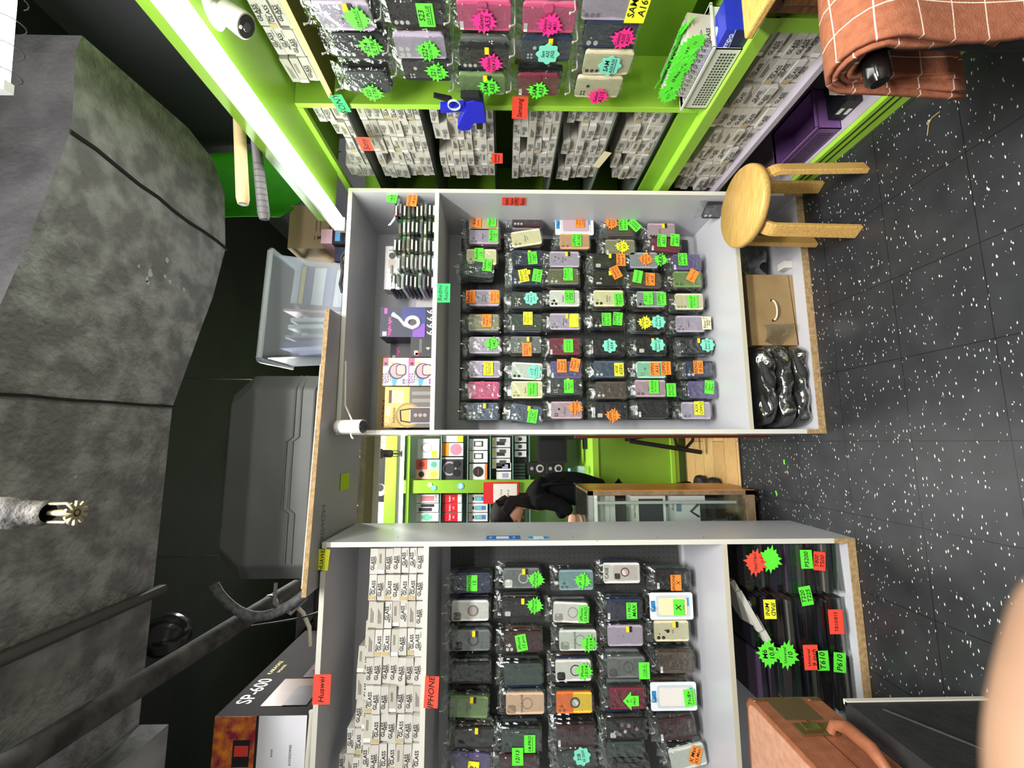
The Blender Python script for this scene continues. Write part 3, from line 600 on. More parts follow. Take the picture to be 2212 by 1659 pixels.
# ------------------------------------------------------------------ boxed screen protectors
CARD = [noisy('white_card', (192, 189, 180), (208, 205, 197), scale=6, rough=.7), M((202, 200, 193), .7), M((188, 184, 172), .7)]
GREYTXT = M((60, 58, 56), .7)
def gbox(i, w=.1, h=.031, d=.15):
    rr = random.Random(i); mb = MB(); m = CARD[i % 3]
    vs = [(-w/2, 0, 0), (w/2, rr.uniform(-.002, .002), 0), (w/2, d, 0), (-w/2, d, 0), (-w/2+rr.uniform(0, .002), 0, h), (w/2, 0, h-rr.uniform(0, .002)), (w/2, d, h), (-w/2, d, h)]
    mb.add(vs, [(0,3,2,1),(4,5,6,7),(0,1,5,4),(1,2,6,5),(2,3,7,6),(3,0,4,7)], m)
    y = -.0016; k = i % 6; s = w/.1
    if k in (0, 3): mb.text('GLASS', .0205*s, INK, -.008*s, h*.62, y, sx=.92); mb.text('PRO+', .0125*s, INK, .006*s, h*.25, y)
    elif k == 1: mb.text('PRO+', .0115*s, INK, -.016*s, h*.74, y); mb.text('GLASS', .0205*s, INK, 0, h*.36, y, sx=.95); mb.box((-w/2+.004, y-.0003, h*.15), (-w/2+.018, y, h*.95), M((190, 170, 120), .6))
    elif k == 2:
        for q in range(3): mb.box((-.03*s, y, h*(.32+.16*q)), ((.01+.008*q)*s, y+.001, h*(.36+.16*q)), GREYTXT)
    elif k == 4: mb.text('GLASS', .0205*s, INK, .006*s, h*.64, y, sx=.92); mb.text('PRO+', .0125*s, INK, -.012*s, h*.25, y); mb.text('tempered', .006*s, GREYTXT, .03*s, h*.25, y)
    else:
        for q in range(2): mb.box((-.008*s, y, h*(.5+.16*q)), (.03*s, y+.001, h*(.54+.16*q)), GREYTXT)
        mb.box((-w/2+.001, y-.0004, h*.05), (-w/2+.016, y, h*.98), M((228, 226, 220), .4))
    o = mb.build('screen_protector_box'); me = o.data; bpy.data.objects.remove(o)
    return me
GB = [gbox(i) for i in range(12)]; GC = [gbox(i+20, .088) for i in range(12)]
DARKB = None
def put_gbox(meshes, loc, rz, label, group, rx=0, i=None):
    o = bpy.data.objects.new('screen_protector_box', meshes[R.randrange(len(meshes)) if i is None else i]); COL.objects.link(o)
    o.location = loc; o.rotation_euler = (rx, R.gauss(0, .012), rz)
    return tag(o, label, 'box', group)
cols = [7, 7, 7, 8, 9, 9, 9, 10, 11]
for c, n in enumerate(cols):
    for r in range(n):
        x = -.485-.1055*c+R.uniform(-.002, .002); y = 1.856+R.uniform(-.006, .008)+(.012*r if r > 6 else 0)
        put_gbox(GB, (x, y, 1.806+.0322*r), R.gauss(0, .055), f"white card box, {ORD[r+1]} from bottom, {ORD[c+1]} column from right, left rack's top shelf", 'screen protector boxes on the left rack')
LVN = ['topmost', 'second', 'third', 'fourth', 'fifth', 'lowest']
for l, (z, n) in enumerate(zip(LV, [4, 8, 8, 6, 6, 5])):
    for c in range(5):
        for r in range(n):
            if r >= n-2 and R.random() < .25: continue
            put_gbox(GC, (1.325+R.uniform(-.008, .012), 1.575+.0935*c+R.uniform(-.002, .002), z+.0005+.0322*r), -PI/2+R.uniform(-.05, .05), f"white card box, {ORD[r+1]} up, {ORD[c+1]} column past the divider, {LVN[l]} green wall shelf", 'screen protector boxes on the green wall')
for c in range(8):
    for r in range(7):
        if r == 6 and c % 3: continue
        put_gbox(GB, (1.285+R.uniform(-.01, .015), 1.21+.107*c, .411+.0322*r), -PI/2+R.uniform(-.07, .07), f"white card box, {ORD[r+1]} up, {ORD[c+1]} column from near end, shelf under green ledge", 'screen protector boxes under the ledge')
for c in range(3):
    for r in range(4):
        put_gbox(GB, (1.33+R.uniform(-.01, .01), 1.19+.107*c, .093+.0322*r), -PI/2+R.uniform(-.06, .06), f"white card box, {ORD[r+1]} up, {ORD[c+1]} column from near end, bottom of green unit", 'screen protector boxes at the bottom')
for r in range(2):
    mb = MB(); mb.box((-.05, 0, 0), (.05, .15, .03), M((22, 22, 26), .4)); mb.box((-.02, -.001, .008), (.01, 0, .022), M((220, 220, 220), .6)); o = mb.build('black_card_box', loc=(1.30, 1.50, .093+.031*r), rz=-PI/2)
    tag(o, f"{['lower','upper'][r]} of two black card boxes at the bottom of the green unit", 'box', 'black boxes in the green unit')
for r in range(4):
    for c in range(4):
        if r == 3 and c == 3: continue
        put_gbox(GB, (1.345+R.uniform(-.008, .008), 1.40-.106*c, 2.1425+.0322*r), -PI/2+R.uniform(-.03, .03), f"white card box, {ORD[r+1]} up, {ORD[c+1]} column from far end, wooden shelf above green wall", 'screen protector boxes on the wooden shelf')
# purple basket at the bottom
def basket(nm, label, loc, w, d, h, m, hole, rz=0, taper=.93):
    t = thing(nm, label, 'basket', loc, rz); mb = MB(); q = .003
    for a, b in (((-w/2, -d/2, 0), (w/2, -d/2+q, h)), ((-w/2, d/2-q, 0), (w/2, d/2, h)), ((-w/2, -d/2, 0), (-w/2+q, d/2, h)), ((w/2-q, -d/2, 0), (w/2, d/2, h)), ((-w/2, -d/2, 0), (w/2, d/2, q))): mb.box(a, b, m)
    mb.build('body', t)
    mb = MB(); mb.prism(rrect(w+.012, d+.012, .012), h-.008, h, m, ax='z'); mb2 = MB()
    for a, b in (((-w/2-.006, -d/2-.006, h-.008), (w/2+.006, -d/2+q, h)), ((-w/2-.006, d/2-q, h-.008), (w/2+.006, d/2+.006, h)), ((-w/2-.006, -d/2, h-.008), (-w/2+q, d/2, h)), ((w/2-q, -d/2, h-.008), (w/2+.006, d/2, h))): mb2.box(a, b, m)
    mb2.build('rim', t)
    mb = MB(); s = .011
    for f in (-1,):
        for i in range(int((w-.03)/s)):
            for j in range(int((h-.035)/s)): mb.box((-w/2+.018+i*s, f*d/2-.0012, .014+j*s), (-w/2+.018+i*s+.006, f*d/2+.0012, .014+j*s+.006), hole)
    mb.build('hole_pattern', t)
    return t
basket('plastic_basket', 'purple perforated basket at the bottom of the green unit', (1.36, 1.69, .092), .26, .18, .11, M((120, 82, 140), .5), M((30, 20, 36), .7), -PI/2)
basket('plastic_basket', 'white perforated basket on the green ledge full of tagged boxes', (1.345, 1.335, .70), .25, .16, .10, M((206, 210, 196), .45), M((50, 60, 40), .7), -PI/2)
for i in range(12):
    y = 1.44-.0195*i; t = thing('tagged_protector_box', f"{ORD[i+1]} upright white box with green starburst tag in white basket, from the far end", 'box', (1.325, y, .712), -PI/2, 'tagged boxes in the white basket', rx=0)
    t.rotation_euler = (Matrix.Rotation(-PI/2+R.uniform(-.06, .06), 3, 'Z') @ Matrix.Rotation(.1, 3, 'Y')).to_euler()
    mb = MB(); mb.box((-.0085, -.03, 0), (.0085, .06, .17), CARD[i % 3])
    T = Matrix.Rotation(PI/2, 4, 'Z')
    mb.text('GLASS', .02, INK, -.015, .10, .0092, plane='+x'); mb.text('PRO+', .012, INK, -.012, .125, .0092, plane='+x'); mb.build('carton', t)
    mb = MB(); P = note_poly('b', .07, .055); mb.prism(P, -.034, -.033, NOTE['g']); mb.text(['12 Pro', '13', '14 Pro', '11', '16 Black', 'X', '12.7 in', 'A54'][i % 8], .014, INK, 0, 0, -.0346); o = mb.build('starburst_tag', t); o.location = (R.uniform(-.01, .01), 0, .15+R.uniform(-.012, .012)); o.rotation_euler[1] = R.uniform(-.4, .4)
    mb = MB(); P = note_poly('b', .06, .055); mb.prism(P, 0, .001, NOTE['g']); o = mb.build('starburst_tag', t); o.location = (0, .02, .172); o.rotation_euler = (.9+R.uniform(-.2, .2), R.uniform(-.3, .3), R.uniform(-.5, .5))
# tissue box
t = thing('tissue_box', 'blue tissue box with white tissue pulled out on the green ledge', 'tissue box', (1.325, 1.255, .70), -PI/2)
mb = MB(); mb.box((-.075, -.055, 0), (.105, .055, .085), M((40, 52, 176), .35)); mb.box((-.075, -.0556, .0), (.105, -.055, .05), M((22, 28, 70), .35))
mb.tube([(-.075, -.0558, .012), (-.02, -.0558, .02), (.03, -.0558, .044), (.105, -.0558, .055)], .0012, M((150, 170, 220), .4), 5)
mb.text('Tempo', .026, M((240, 240, 245), .5), .055, .062, -.0562); mb.build('carton', t)
mb = MB(); mb.prism([(.06*math.cos(a), .028*math.sin(a)) for a in [2*PI*i/20 for i in range(20)]], .085, .0865, M((200, 210, 230), .4), ax='z'); mb.build('slot_film', t)
mb = MB(); TIS = M((240, 240, 240), .8)
def tis(u, v): a = u*2*PI; r = .008+.035*v; return (.04*math.cos(a)*(.4+v)+.01*math.sin(3*a)*v, r*math.sin(a)*.6+.012*v*math.cos(2*a), .085+.07*v+.018*math.sin(a*2.0+1)*v)
mb.grid(tis, 18, 5, TIS); o = mb.build('tissue', t)
# drawer chest past the post, at the near end
t = thing('drawer_chest', 'dark brown wooden drawer chest at the near end of the green unit', 'chest', (1.335, .80, 0)); DW = noisy('walnut', (70, 44, 24), (104, 68, 38), scale=10, rough=.4, stretch=(1, 1, 8))
mb = MB(); mb.box((-.13, -.25, 0), (.25, .24, .75), DW); mb.build('body', t)
mb = MB(); mb.box((-.17, -.28, .75), (.27, .285, .775), PINE); modify(mb.build('top', t), .006)
for k in range(3):
    mb = MB(); mb.box((-.142, -.22, .08+.22*k), (-.128, .21, .27+.22*k), DW); mb.box((-.147, -.19, .11+.22*k), (-.14, .18, .24+.22*k), noisy('oak_panel', (124, 80, 40), (150, 100, 54), scale=12, rough=.4)); d = modify(mb.build('drawer', t), .004)
    mb = MB(); mb.lathe([(0, .0), (.012, .002), (.014, .012), (0, .018)], STEEL, 10, Tm(-.147, 0, .175+.22*k, 0, 0, -PI/2)); mb.build('knob', d)
# pricing gun hung on the divider edge
t = thing('pricing_gun', 'blue price labelling gun with black lever hung on the green divider edge', 'pricing gun', at(1010, 243, X=1.25), -PI/2)
BLU = M((36, 40, 190), .35)
mb = MB(); mb.prism([(-.03, -.07), (.065, -.062), (.075, -.03), (.066, .0), (.03, .005), (.0, .02), (-.06, .045), (-.075, .03), (-.07, -.005), (-.035, -.02)], -.018, .018, BLU); mb.prism([(.02, .0), (.045, .005), (.035, .1), (.01, .1)], -.013, .013, BLU); modify(mb.build('body', t), .004)
mb = MB(); mb.prism([(.062, -.06), (.09, -.05), (.088, .02), (.066, .0)], -.014, .014, BLACK); mb.prism([(.05, .05), (.07, .055), (.085, .115), (.078, .118)], -.008, .008, BLACK); mb.box((-.075, -.012, -.055), (-.03, .012, -.03), BLACK); modify(mb.build('lever', t), .003)
mb = MB()
for i in range(20):
    a, b = 2*PI*i/20, 2*PI*(i+1)/20; mb.prism([(.055+.02*math.cos(a), .045+.02*math.sin(a)), (.055+.024*math.cos(a), .045+.024*math.sin(a)), (.055+.024*math.cos(b), .045+.024*math.sin(b)), (.055+.02*math.cos(b), .045+.02*math.sin(b))], -.02, -.014, M((200, 225, 220), .2))
mb.build('ring', t)
# shelf notes on the green wall
sticky('teal green note on the top front edge of the green divider', 'r', 'd', 'SONY', at(735, 224, X=1.29), .085, .05, .1, -PI/2)
sticky('orange note on the black shelf edge below the topmost green wall boxes', 'r', 'r', 'Sony', at(789, 311, X=1.28), .085, .055, 0, -PI/2)
sticky('red orange note on the lower half of the green divider edge', 'r', 'r', 'Samsung', at(1123, 233, X=1.28), .11, .06, 0, -PI/2)
sticky('red orange note on the black shelf edge in the middle of the green wall', 'r', 'r', 'Samsung|Protector', at(1074, 342, X=1.28), .07, .05, 0, -PI/2)
sticky('cream paper slip leaning on lower shelf edge of the green wall', 'r', 'c', '', at(1300, 345, X=1.28), .11, .035, -.3, -PI/2)

# ================================================================== LAMPS
def batten(label, a, b, w, strength, name='strip_light'):
    a, b = Vector(a), Vector(b); d = b-a; L = d.length
    t = thing(name, label, 'lamp', a, math.atan2(d.y, d.x)-PI/2)
    mb = MB(); mb.box((-w*.35, 0, .012), (w*.35, L, .04), M((225, 225, 225), .4)); mb.build('housing', t)
    mb = MB(); mb.prism(rrect(w, .026, .012, 4, 0, .0), .01, L-.01, EM((255, 255, 250), strength)); mb.build('diffuser', t)
    for s in (0, L): mb = MB(); mb.box((-w*.5, s-.012, -.016), (w*.5, s+.012, .03), M((210, 210, 210), .5)); mb.build('end_cap', t)
    return t
batten('long bright strip light along the edge of the green canopy', (1.03, .0, 2.25), (1.03, 1.93, 2.25), .064, 22)
batten('strip light across the top of the back shelves', (-1.7, 3.69, 2.335), (1.0, 3.69, 2.335), .035, 5)
t = batten('bare tube light in a wire guard below the ceiling duct', at(4, 188, Z=2.62), at(4, 188, Z=2.62)+Vector((.75, -.05, 0)), .02, 5)
for i in range(12): mb = MB(); mb.tube([(.03*math.cos(a), .03+.062*i, .03*math.sin(a)) for a in [PI+PI*k/8 for k in range(9)]], .0012, M((60, 60, 60), .5), 5); mb.build('guard_hoop', t)
def area(nm, loc, sx, sy, e, rot=(0, 0, 0), c=(1, .98, .95)):
    l = bpy.data.lights.new(nm, 'AREA'); l.shape = 'RECTANGLE'; l.size = sx; l.size_y = sy; l.energy = e; l.color = c
    o = bpy.data.objects.new(nm, l); COL.objects.link(o); o.location = loc; o.rotation_euler = rot
    mb = MB(); mb.box((-sx/2-.02, -sy/2-.02, .004), (sx/2+.02, sy/2+.02, .05), M((220, 220, 220), .5)); h = mb.build('ceiling_light_housing', loc=loc); tag(h, {'front': 'white ceiling light housing nearest the racks above the aisle', 'rear': 'white ceiling light housing at the rear of the aisle', 'counter': 'white housing of the added unseen light over the counter area'}[nm.split('_')[-1]], 'lamp')
    return o
# ================================================================== THINGS IN THE MIDDLE RACK
def carton(nm, label, a, b, m, prints=(), cat='box', group=None, side=None, rz=0):
    """a closed box from corner a to corner b, prints laid on its front face"""
    a, b = Vector(a), Vector(b); c = Vector(((a.x+b.x)/2, a.y, a.z)); w, h, d = b.x-a.x, b.z-a.z, b.y-a.y
    mb = MB(); mb.box((-w/2, 0, 0), (w/2, d, h), m)
    for p in prints:
        if p[0] == 't': mb.text(p[1], p[2], M(p[3], .6), p[4]*w, p[5]*h, -.0018-(.001 if len(p) > 6 and p[6] else 0), rot=p[7] if len(p) > 7 else 0)
        elif p[0] == 'r': mb.box((p[2]*w, -.0012-(p[6] if len(p) > 6 else 0), p[3]*h), (p[4]*w, 0, p[5]*h), M(p[1], .45))
        elif p[0] == 'c': mb.prism(circ(p[4], 20, p[2]*w, p[3]*h, p[5] if len(p) > 5 else None), -.0016-(p[6] if len(p) > 6 else 0), 0, M(p[1], .45))
        elif p[0] == 'l': mb.tube([(q*w, -.001, r*h) for q, r in p[2]], p[3], M(p[1], .45), 6)
    if side: side(mb, w, d, h)
    return tag(mb.build(nm, loc=c, rz=rz), label, cat, group)
zt = 1.8105
carton('microphone_box', 'white box printed with a grey microphone on the top shelf of the middle rack', (.80, 2.17, 2.03), (1.04, 2.25, 2.108), (M((214, 208, 208), .5)), [('r', (96, 92, 96), -.22, .3, -.02, .74), ('c', (84, 80, 84), -.0, 0, 0)][:0] + [('l', (130, 126, 124), [(-.32, .45), (.05, .52)], .007), ('r', (176, 168, 160), -.02, .28, .2, .78), ('c', (70, 66, 66), .27, .52, .017, None, .003), ('r', (150, 142, 134), -.42, .42, -.02, .62), ('r', (40, 40, 40), .4, .3, .41, .75)])
carton('microphone_box', 'plain white microphone box lying under the printed one in the middle rack', (.81, 2.17, 1.94), (1.03, 2.25, 2.029), M((208, 204, 206), .5), [('r', (60, 56, 60), .2, .1, .3, .5)])
carton('accessory_box', 'wide white box at the bottom behind the stacked packets, top of the middle rack', (.70, 2.18, zt), (1.15, 2.33, 1.938), M((206, 204, 204), .5))
mb = MB()
for c, (x, n, tilt) in enumerate(((1.135, 10, .0), (1.045, 9, 0), (.955, 10, 0), (.865, 9, .0), (.77, 11, .0))):
    for k in range(n):
        col = [['bmark', 'black', 'clear', 'dred'], ['black', 'bmark', 'khaki', 'grey'], ['black', 'bmark', 'beige', 'clear'], ['grey', 'silver', 'clear', 'white'], ['navy', 'dred', 'purple', 'silver', 'clear']][c][k % 4]
        T = Tm(x+R.uniform(-.004, .004), 2.05, zt+.0005+.0205*k, R.uniform(-.06, .06))
        mb.prism(rrect(.076, .0135, .005, 3, 0, .009), -.075, .08, M(CC[col], .35), T); mb.box((-.042, -.083, .001), (.042, -.079, .0185), FILM2, T)
        mb.box((-.03, -.0845, .005), (.02, -.0835, .012), M(R.choice([(200, 200, 196), (90, 90, 90), (150, 140, 150), (220, 216, 200)]), .6), T)
o = mb.build('phone_case_stacks'); tag(o, 'flat stacks of film wrapped phone cases on the top shelf of the middle rack', 'phone case', kind='stuff')
sticky('green note on the upright board at the top right of the middle rack stacks', 'r', 'g', '_14 PRO', at(848, 423, Y=1.955), .07, .05, -.15)
sticky('orange note on the stacked packets at the far right of the middle rack top', 'r', 'o', 'IPHONE|14 pro', at(890, 431, Y=1.955), .07, .05, -.1)
mb = MB(); mb.grid(lambda u, v: (1.19-.14*u, 1.965+.02*math.sin(3*u), 1.99+.04*u*u+.012*v), 6, 1, M((226, 232, 240), .4)); o = mb.build('blister_card'); modify(o, solid=.003); tag(o, 'bent white and blue card lying on the packets at right of the middle rack', 'card')
p0, p1 = at(820, 728, Y=2.06), at(935, 664, Y=2.06)
def horn(mb, w, d, h):
    PUR = M((120, 70, 170), .4)
    mb.box((-w/2, -.001, 0), (w/2, 0, h*.99), M((38, 40, 66), .35)); mb.box((-w/2, -.0016, .19*h), (-.05*w, 0, .42*h), PUR); mb.box((-w/2, -.0016, 0), (w/2, 0, .2*h), M((26, 30, 40), .4))
    mb.box((-.1*w, -.0015, .2*h), (w/2, 0, .62*h), M((44, 52, 120), .4))
    c = M((206, 206, 220), .3); P = []
    for i in range(15): a = -2.2+i*.36; P.append((-.02*w+.028*math.cos(a)*(1-.01*i), -.004, .42*h+.03*math.sin(a)))
    mb.tube([(.26*w, -.004, .78*h), (.12*w, -.004, .66*h), (-.1*w, -.004, .56*h), (-.2*w, -.004, .42*h)]+P, [.014, .009, .009, .011]+[.011]*15, c, 8); mb.prism(circ(.018, 18, -.02*w, .4*h), -.006, -.002, M((70, 60, 60), .4))
    for k in range(4): mb.text('6', .05, c, -.36*w+.235*w*k, .1*h, -.003)
    mb.text('Night light', .022, M((230, 90, 170), .5), -.14*w, .83*h, -.002); mb.box((.28*w, -.002, .88*h), (.46*w, 0, .93*h), M((240, 90, 170), .5)); mb.box((-.46*w, -.002, .88*h), (-.32*w, 0, .95*h), M((230, 230, 230), .5))
carton('speaker_box', 'dark blue box printed with a white curled horn speaker in the middle rack', (p0.x, 2.06, zt), (p1.x, 2.2, p0.z), M((34, 36, 60), .4), side=horn)
carton('speaker_box', 'smaller black box with pink lettering left of the horn speaker box', (.425, 2.2, 1.93), (.515, 2.32, 2.07), M((26, 26, 30), .4), [('t', 'Night', .022, (230, 90, 170), 0, .72), ('r', (220, 220, 220), -.4, .8, -.2, .92)])
carton('gadget_box', 'black box with red corner label beside the horn speaker box', (.415, 2.06, zt), (.52, 2.16, 1.935), M((28, 28, 30), .4), [('r', (200, 50, 50), -.5, .0, .5, .08), ('r', (90, 92, 90), -.3, .55, .35, .66), ('r', (220, 220, 220), -.4, .7, -.2, .85), ('r', (210, 40, 40), -.46, .66, -.3, .8), ('t', '4', .03, (220, 220, 220), -.1, .3)])
for k in range(2):
    z = zt+.1265*k
    def sd(mb, w, d, h):
        mb.prism(circ(.04, 24, .02*w, .46*h), -.0016, 0, M((44, 40, 60), .4)); mb.prism(circ(.034, 24, .03*w, .44*h), -.002, 0, M((244, 150, 160), .4)); mb.prism(rrect(.056, .05, .014, 4, .06*w, .3*h), -.0028, -.001, M((60, 40, 80), .4)); mb.prism(rrect(.046, .04, .012, 4, .06*w, .3*h), -.0034, -.002, M((246, 170, 160), .4))
        mb.box((-.5*w, -.001, .44*h), (-.1*w, 0, .9*h), M((60, 150, 220), .4)) if False else None
        mb.box((.14*w, -.0012, .12*h), (.5*w, 0, .5*h), M((90, 160, 226), .4)) if False else None
        mb.prism([(-.5*w, .62*h), (-.18*w, .66*h), (-.2*w, .4*h), (-.5*w, .5*h)], -.0013, 0, M((64, 150, 215), .4))
        mb.text('Karaoke', .017, M((70, 66, 66), .5), -.18*w, .8*h, -.002); mb.text('powerful', .011, M((70, 66, 66), .5), -.2*w, .7*h, -.002); mb.text('SD02', .024, M((120, 60, 120), .5), -.24*w, .92*h, -.002)
        mb.box((.2*w, -.0014, .8*h), (.5*w, 0, 1*h), M((236, 90, 120), .4)); mb.box((.24*w, -.002, .84*h), (.34*w, 0, .96*h), M((30, 30, 34), .4)); mb.box((.26*w, -.0014, .56*h), (.36*w, 0, .72*h), M((230, 190, 70), .4))
        for q, c in enumerate(((90, 110, 200), (220, 70, 90), (150, 200, 110), (120, 180, 220))): mb.prism(circ(.007, 10, -.4*w+.1*w*(q % 2), .16*h-.1*h*(q//2)+.03*h), -.0016, 0, M(c, .4))
        mb.box((-w/2, -.0014, 0), (w/2, 0, .035*h), M([(90, 170, 200), (200, 120, 190)][k], .4))
    carton('karaoke_speaker_box', f"{['lower', 'upper'][k]} of two white boxes printed with a round pink speaker in the middle rack", (.272, 2.05, z), (.408, 2.17, z+.125), M((232, 232, 236), .4), side=sd, group='white karaoke speaker boxes')
carton('speaker_carton', 'large brown carton with red letters behind the speaker boxes, middle rack', (.065, 2.225, zt), (.455, 2.35, 2.135), M((170, 146, 104), .7), [('t', 'SORDA', .045, (110, 50, 40), -.27, .86), ('t', 'SD-2103', .024, (60, 50, 40), -.24, .71), ('l', (90, 76, 50), [(.0, .6), (.1, .68), (.2, .6)], .0015)])
def sp3(mb, w, d, h):
    mb.box((-w/2, -.001, 0), (w/2, 0, .5*h), M((92, 84, 74), .4)); mb.box((-w/2, -.0012, .5*h), (w/2, 0, h), M((214, 178, 70), .4)); mb.prism(circ(.06, 24, -.2*w, .52*h), -.0016, 0, M((150, 120, 50), .4)); mb.prism(circ(.05, 24, -.2*w, .52*h), -.0019, 0, M((196, 162, 66), .4))
    mb.prism(rrect(.078, .1, .008, 4, -.2*w, .27*h), -.004, 0, M((186, 180, 176), .3)); mb.prism(rrect(.07, .092, .006, 4, -.2*w, .27*h), -.005, -.003, M((60, 42, 46), .4))
    for q in (-.022, 0, .022): mb.prism(circ(.009, 14, -.2*w, .27*h+q), -.006, -.004, M((150, 140, 130), .4))
    mb.tube([(-.38*w, -.004, .46*h), (-.34*w, -.004, .66*h), (-.08*w, -.004, .68*h), (-.04*w, -.004, .46*h)], .003, M((40, 36, 34), .4), 6)
    for q in (.16, .34): mb.prism(rrect(.018, .09, .004, 3, q*w, .26*h), -.003, 0, M((128, 124, 118), .35))
    mb.box((.1*w, -.002, .62*h), (.42*w, 0, .92*h), M((226, 214, 160), .5)); mb.box((.1*w, -.0025, .86*h), (.42*w, 0, .92*h), M((90, 40, 50), .5))
    mb.text('SP-300', .034, M((246, 244, 236), .5), -.22*w, .92*h, -.0026); mb.text('KARAOKE', .016, M((110, 50, 30), .5), -.2*w, .8*h, -.0026)
carton('karaoke_speaker_box', 'yellow and brown karaoke speaker box at the left end of the middle rack top', (.07, 2.04, zt), (.264, 2.2, 2.045), M((150, 126, 70), .4), side=sp3)
sticky('green two line note on the shelf edge above the middle rack cases', 'r', 'd', 'Redmi|Realmi', at(958, 633, Y=1.93), .092, .062)
sticky('red orange note inside the right side panel of the middle rack', 'r', 'r', 'Redmi|Realme|OPPO|Reno', (1.2005, 2.0, 1.425), .07, .12, 0, -PI/2)
# bottom compartment: folder box, plastic sheet, wrapped garments
t = thing('carry_box', 'flat brown cardboard carry box with clear plastic handle in the bottom of middle rack', 'box', (.64, 2.02, .034), .0); BRN = noisy('kraft_card', (142, 116, 76), (156, 130, 88), scale=8, rough=.7)
mb = MB(); mb.prism([(.185, .02), (-.175, .0), (-.175, .23), (.185, .235)], -.012, .03, BRN); mb.prism([(.185, .0), (-.17, -.0), (-.175, .004), (.185, .022)], -.012, .03, BRN); mb.build('body', t)
mb = MB(); mb.tube([(.05*math.cos(a), -.016-.012*math.sin(a), .115-.012*math.sin(a)) for a in [PI*i/10 for i in range(11)]], .005, M((206, 196, 176), .3), 6); mb.box((-.056, -.015, .108), (-.046, -.01, .122), BLACK); mb.box((.046, -.015, .108), (.056, -.01, .122), BLACK); mb.build('handle', t)
def lumpy(mb, w, d, h, m, seed, n=(20, 8), amp=.008, T=None):
    rr = random.Random(seed); ph = [rr.uniform(0, 6) for _ in range(8)]
    def f(u, v):
        a = 2*PI*v; q = (1-abs(2*u-1)**6)**.4; cr = lambda x: math.copysign(abs(x)**.55, x)
        r = 1+.09*math.sin(5*a+ph[0]+9*u)+.07*math.sin(14*u+ph[1]+2*a)+.05*math.sin(23*u+ph[2]-3*a)
        return ((u-.5)*w, d/2*cr(math.cos(a))*q*r, h/2+h/2*cr(math.sin(a))*q*(1+.06*math.sin(17*u+ph[3]+3*a)))
    mb.grid(f, n[0]*2, n[1]*3, m, True, T)
FAB = noisy('black_cloth', (22, 22, 24), (46, 44, 42), scale=9, rough=.8, bump=.6, bscale=30)
FOIL = film_mat('wrinkled_wrap', gl=.42, rough=.12, bump=1.0, scale=26, tint=(225, 225, 222))
zz = .033
for i, (w, h) in enumerate(((.40, .075), (.40, .085), (.385, .085))):
    t = thing('wrapped_garment', f"{['lowest', 'middle', 'topmost'][i]} of three black garments in clear wrap in the bottom of middle rack", 'garment', (.265, 2.07, zz), .02*i, 'wrapped garments in the middle rack')
    mb = MB(); lumpy(mb, w*.95, .23, h*.94, FAB, i); mb.build('cloth', t); mb = MB(); lumpy(mb, w, .25, h, FOIL, i+7, (26, 10)); mb.build('clear_wrap', t); zz += h*.98
t = thing('wrapped_garment', 'dark grey bag in milky plastic behind the brown carry box', 'garment', (.86, 2.23, .035)); mb = MB(); lumpy(mb, .42, .13, .2, FAB, 21); mb.build('cloth', t); mb = MB(); lumpy(mb, .44, .15, .215, FOIL, 22); mb.build('clear_wrap', t)
carton('small_white_box', 'tiny white box beside the right end of the brown carry box', (.86, 2.0, .034), (.895, 2.05, .075), M((220, 216, 212), .5))
mb = MB(); mb.grid(lambda u, v: (.36+.2*u, 1.985+.03*math.sin(5*u)+.02*v, .10+.13*v+.03*math.sin(4*u+2*v)), 10, 6, FOIL); o = mb.build('plastic_sheet'); tag(o, 'loose crumpled clear plastic sheet between carry box and wrapped garments', 'plastic sheet')
packet('black phone case leaning in the lower right corner of the middle rack', at(1555, 462, Y=2.02)+Vector((.02, 0, -.0)), -1.1, 'black', ['2', 'w'], yl=1)
# bottom compartment of the left rack: flat tablet packets in three stacks
TC = [(44, 40, 42), (66, 44, 48), (30, 32, 40), (104, 98, 94), (44, 64, 58), (70, 56, 74), (36, 36, 36), (120, 112, 104)]
stk = [('right', -.53, 22, 0), ('middle', -.76, 21, 0), ('left', -.99, 20, 0)]
for s, (nm, x, n, _) in enumerate(stk):
    z = .033
    for k in range(n):
        th = R.choice([.015, .017, .02, .022])
        if z+th > .53: break
        mb = MB(); mb.prism(rrect(.2, th*.8, .004, 2, 0, th/2), .0, .26, M(R.choice(TC), .35)); mb.box((-.106, -.004, .0005), (.106, -.001, th), FILM2)
        o = mb.build('tablet_case', loc=(x+R.uniform(-.006, .006), 1.86+R.uniform(0, .03)+(.05 if k > n*.7 else 0), z), rz=R.uniform(-.05, .05)); z += th
        tag(o, f"thin dark tablet case in film, {ORD[k+1] if k < 14 else ['fifteenth','sixteenth','seventeenth','eighteenth','nineteenth','twentieth','twenty first','twenty second'][k-14]} up in {nm} stack, bottom of left rack", 'tablet case', 'tablet cases in the left rack')
for i, (px, py) in enumerate(((1620, 1320), (1640, 1345), (1610, 1300))):
    p = at(px, py, Y=1.9); mb = MB(); mb.box((-.085, 0, -.012), (.085, .12, .012), CARD[i % 3]); o = mb.build('white_tablet_box', loc=p+Vector((0, .01*i, 0)), rz=.1); o.rotation_euler[1] = -.45
    tag(o, f"{['first', 'second', 'third'][i]} slanting white flat box on the tablet cases from the front, left rack", 'box', 'slanting white boxes')
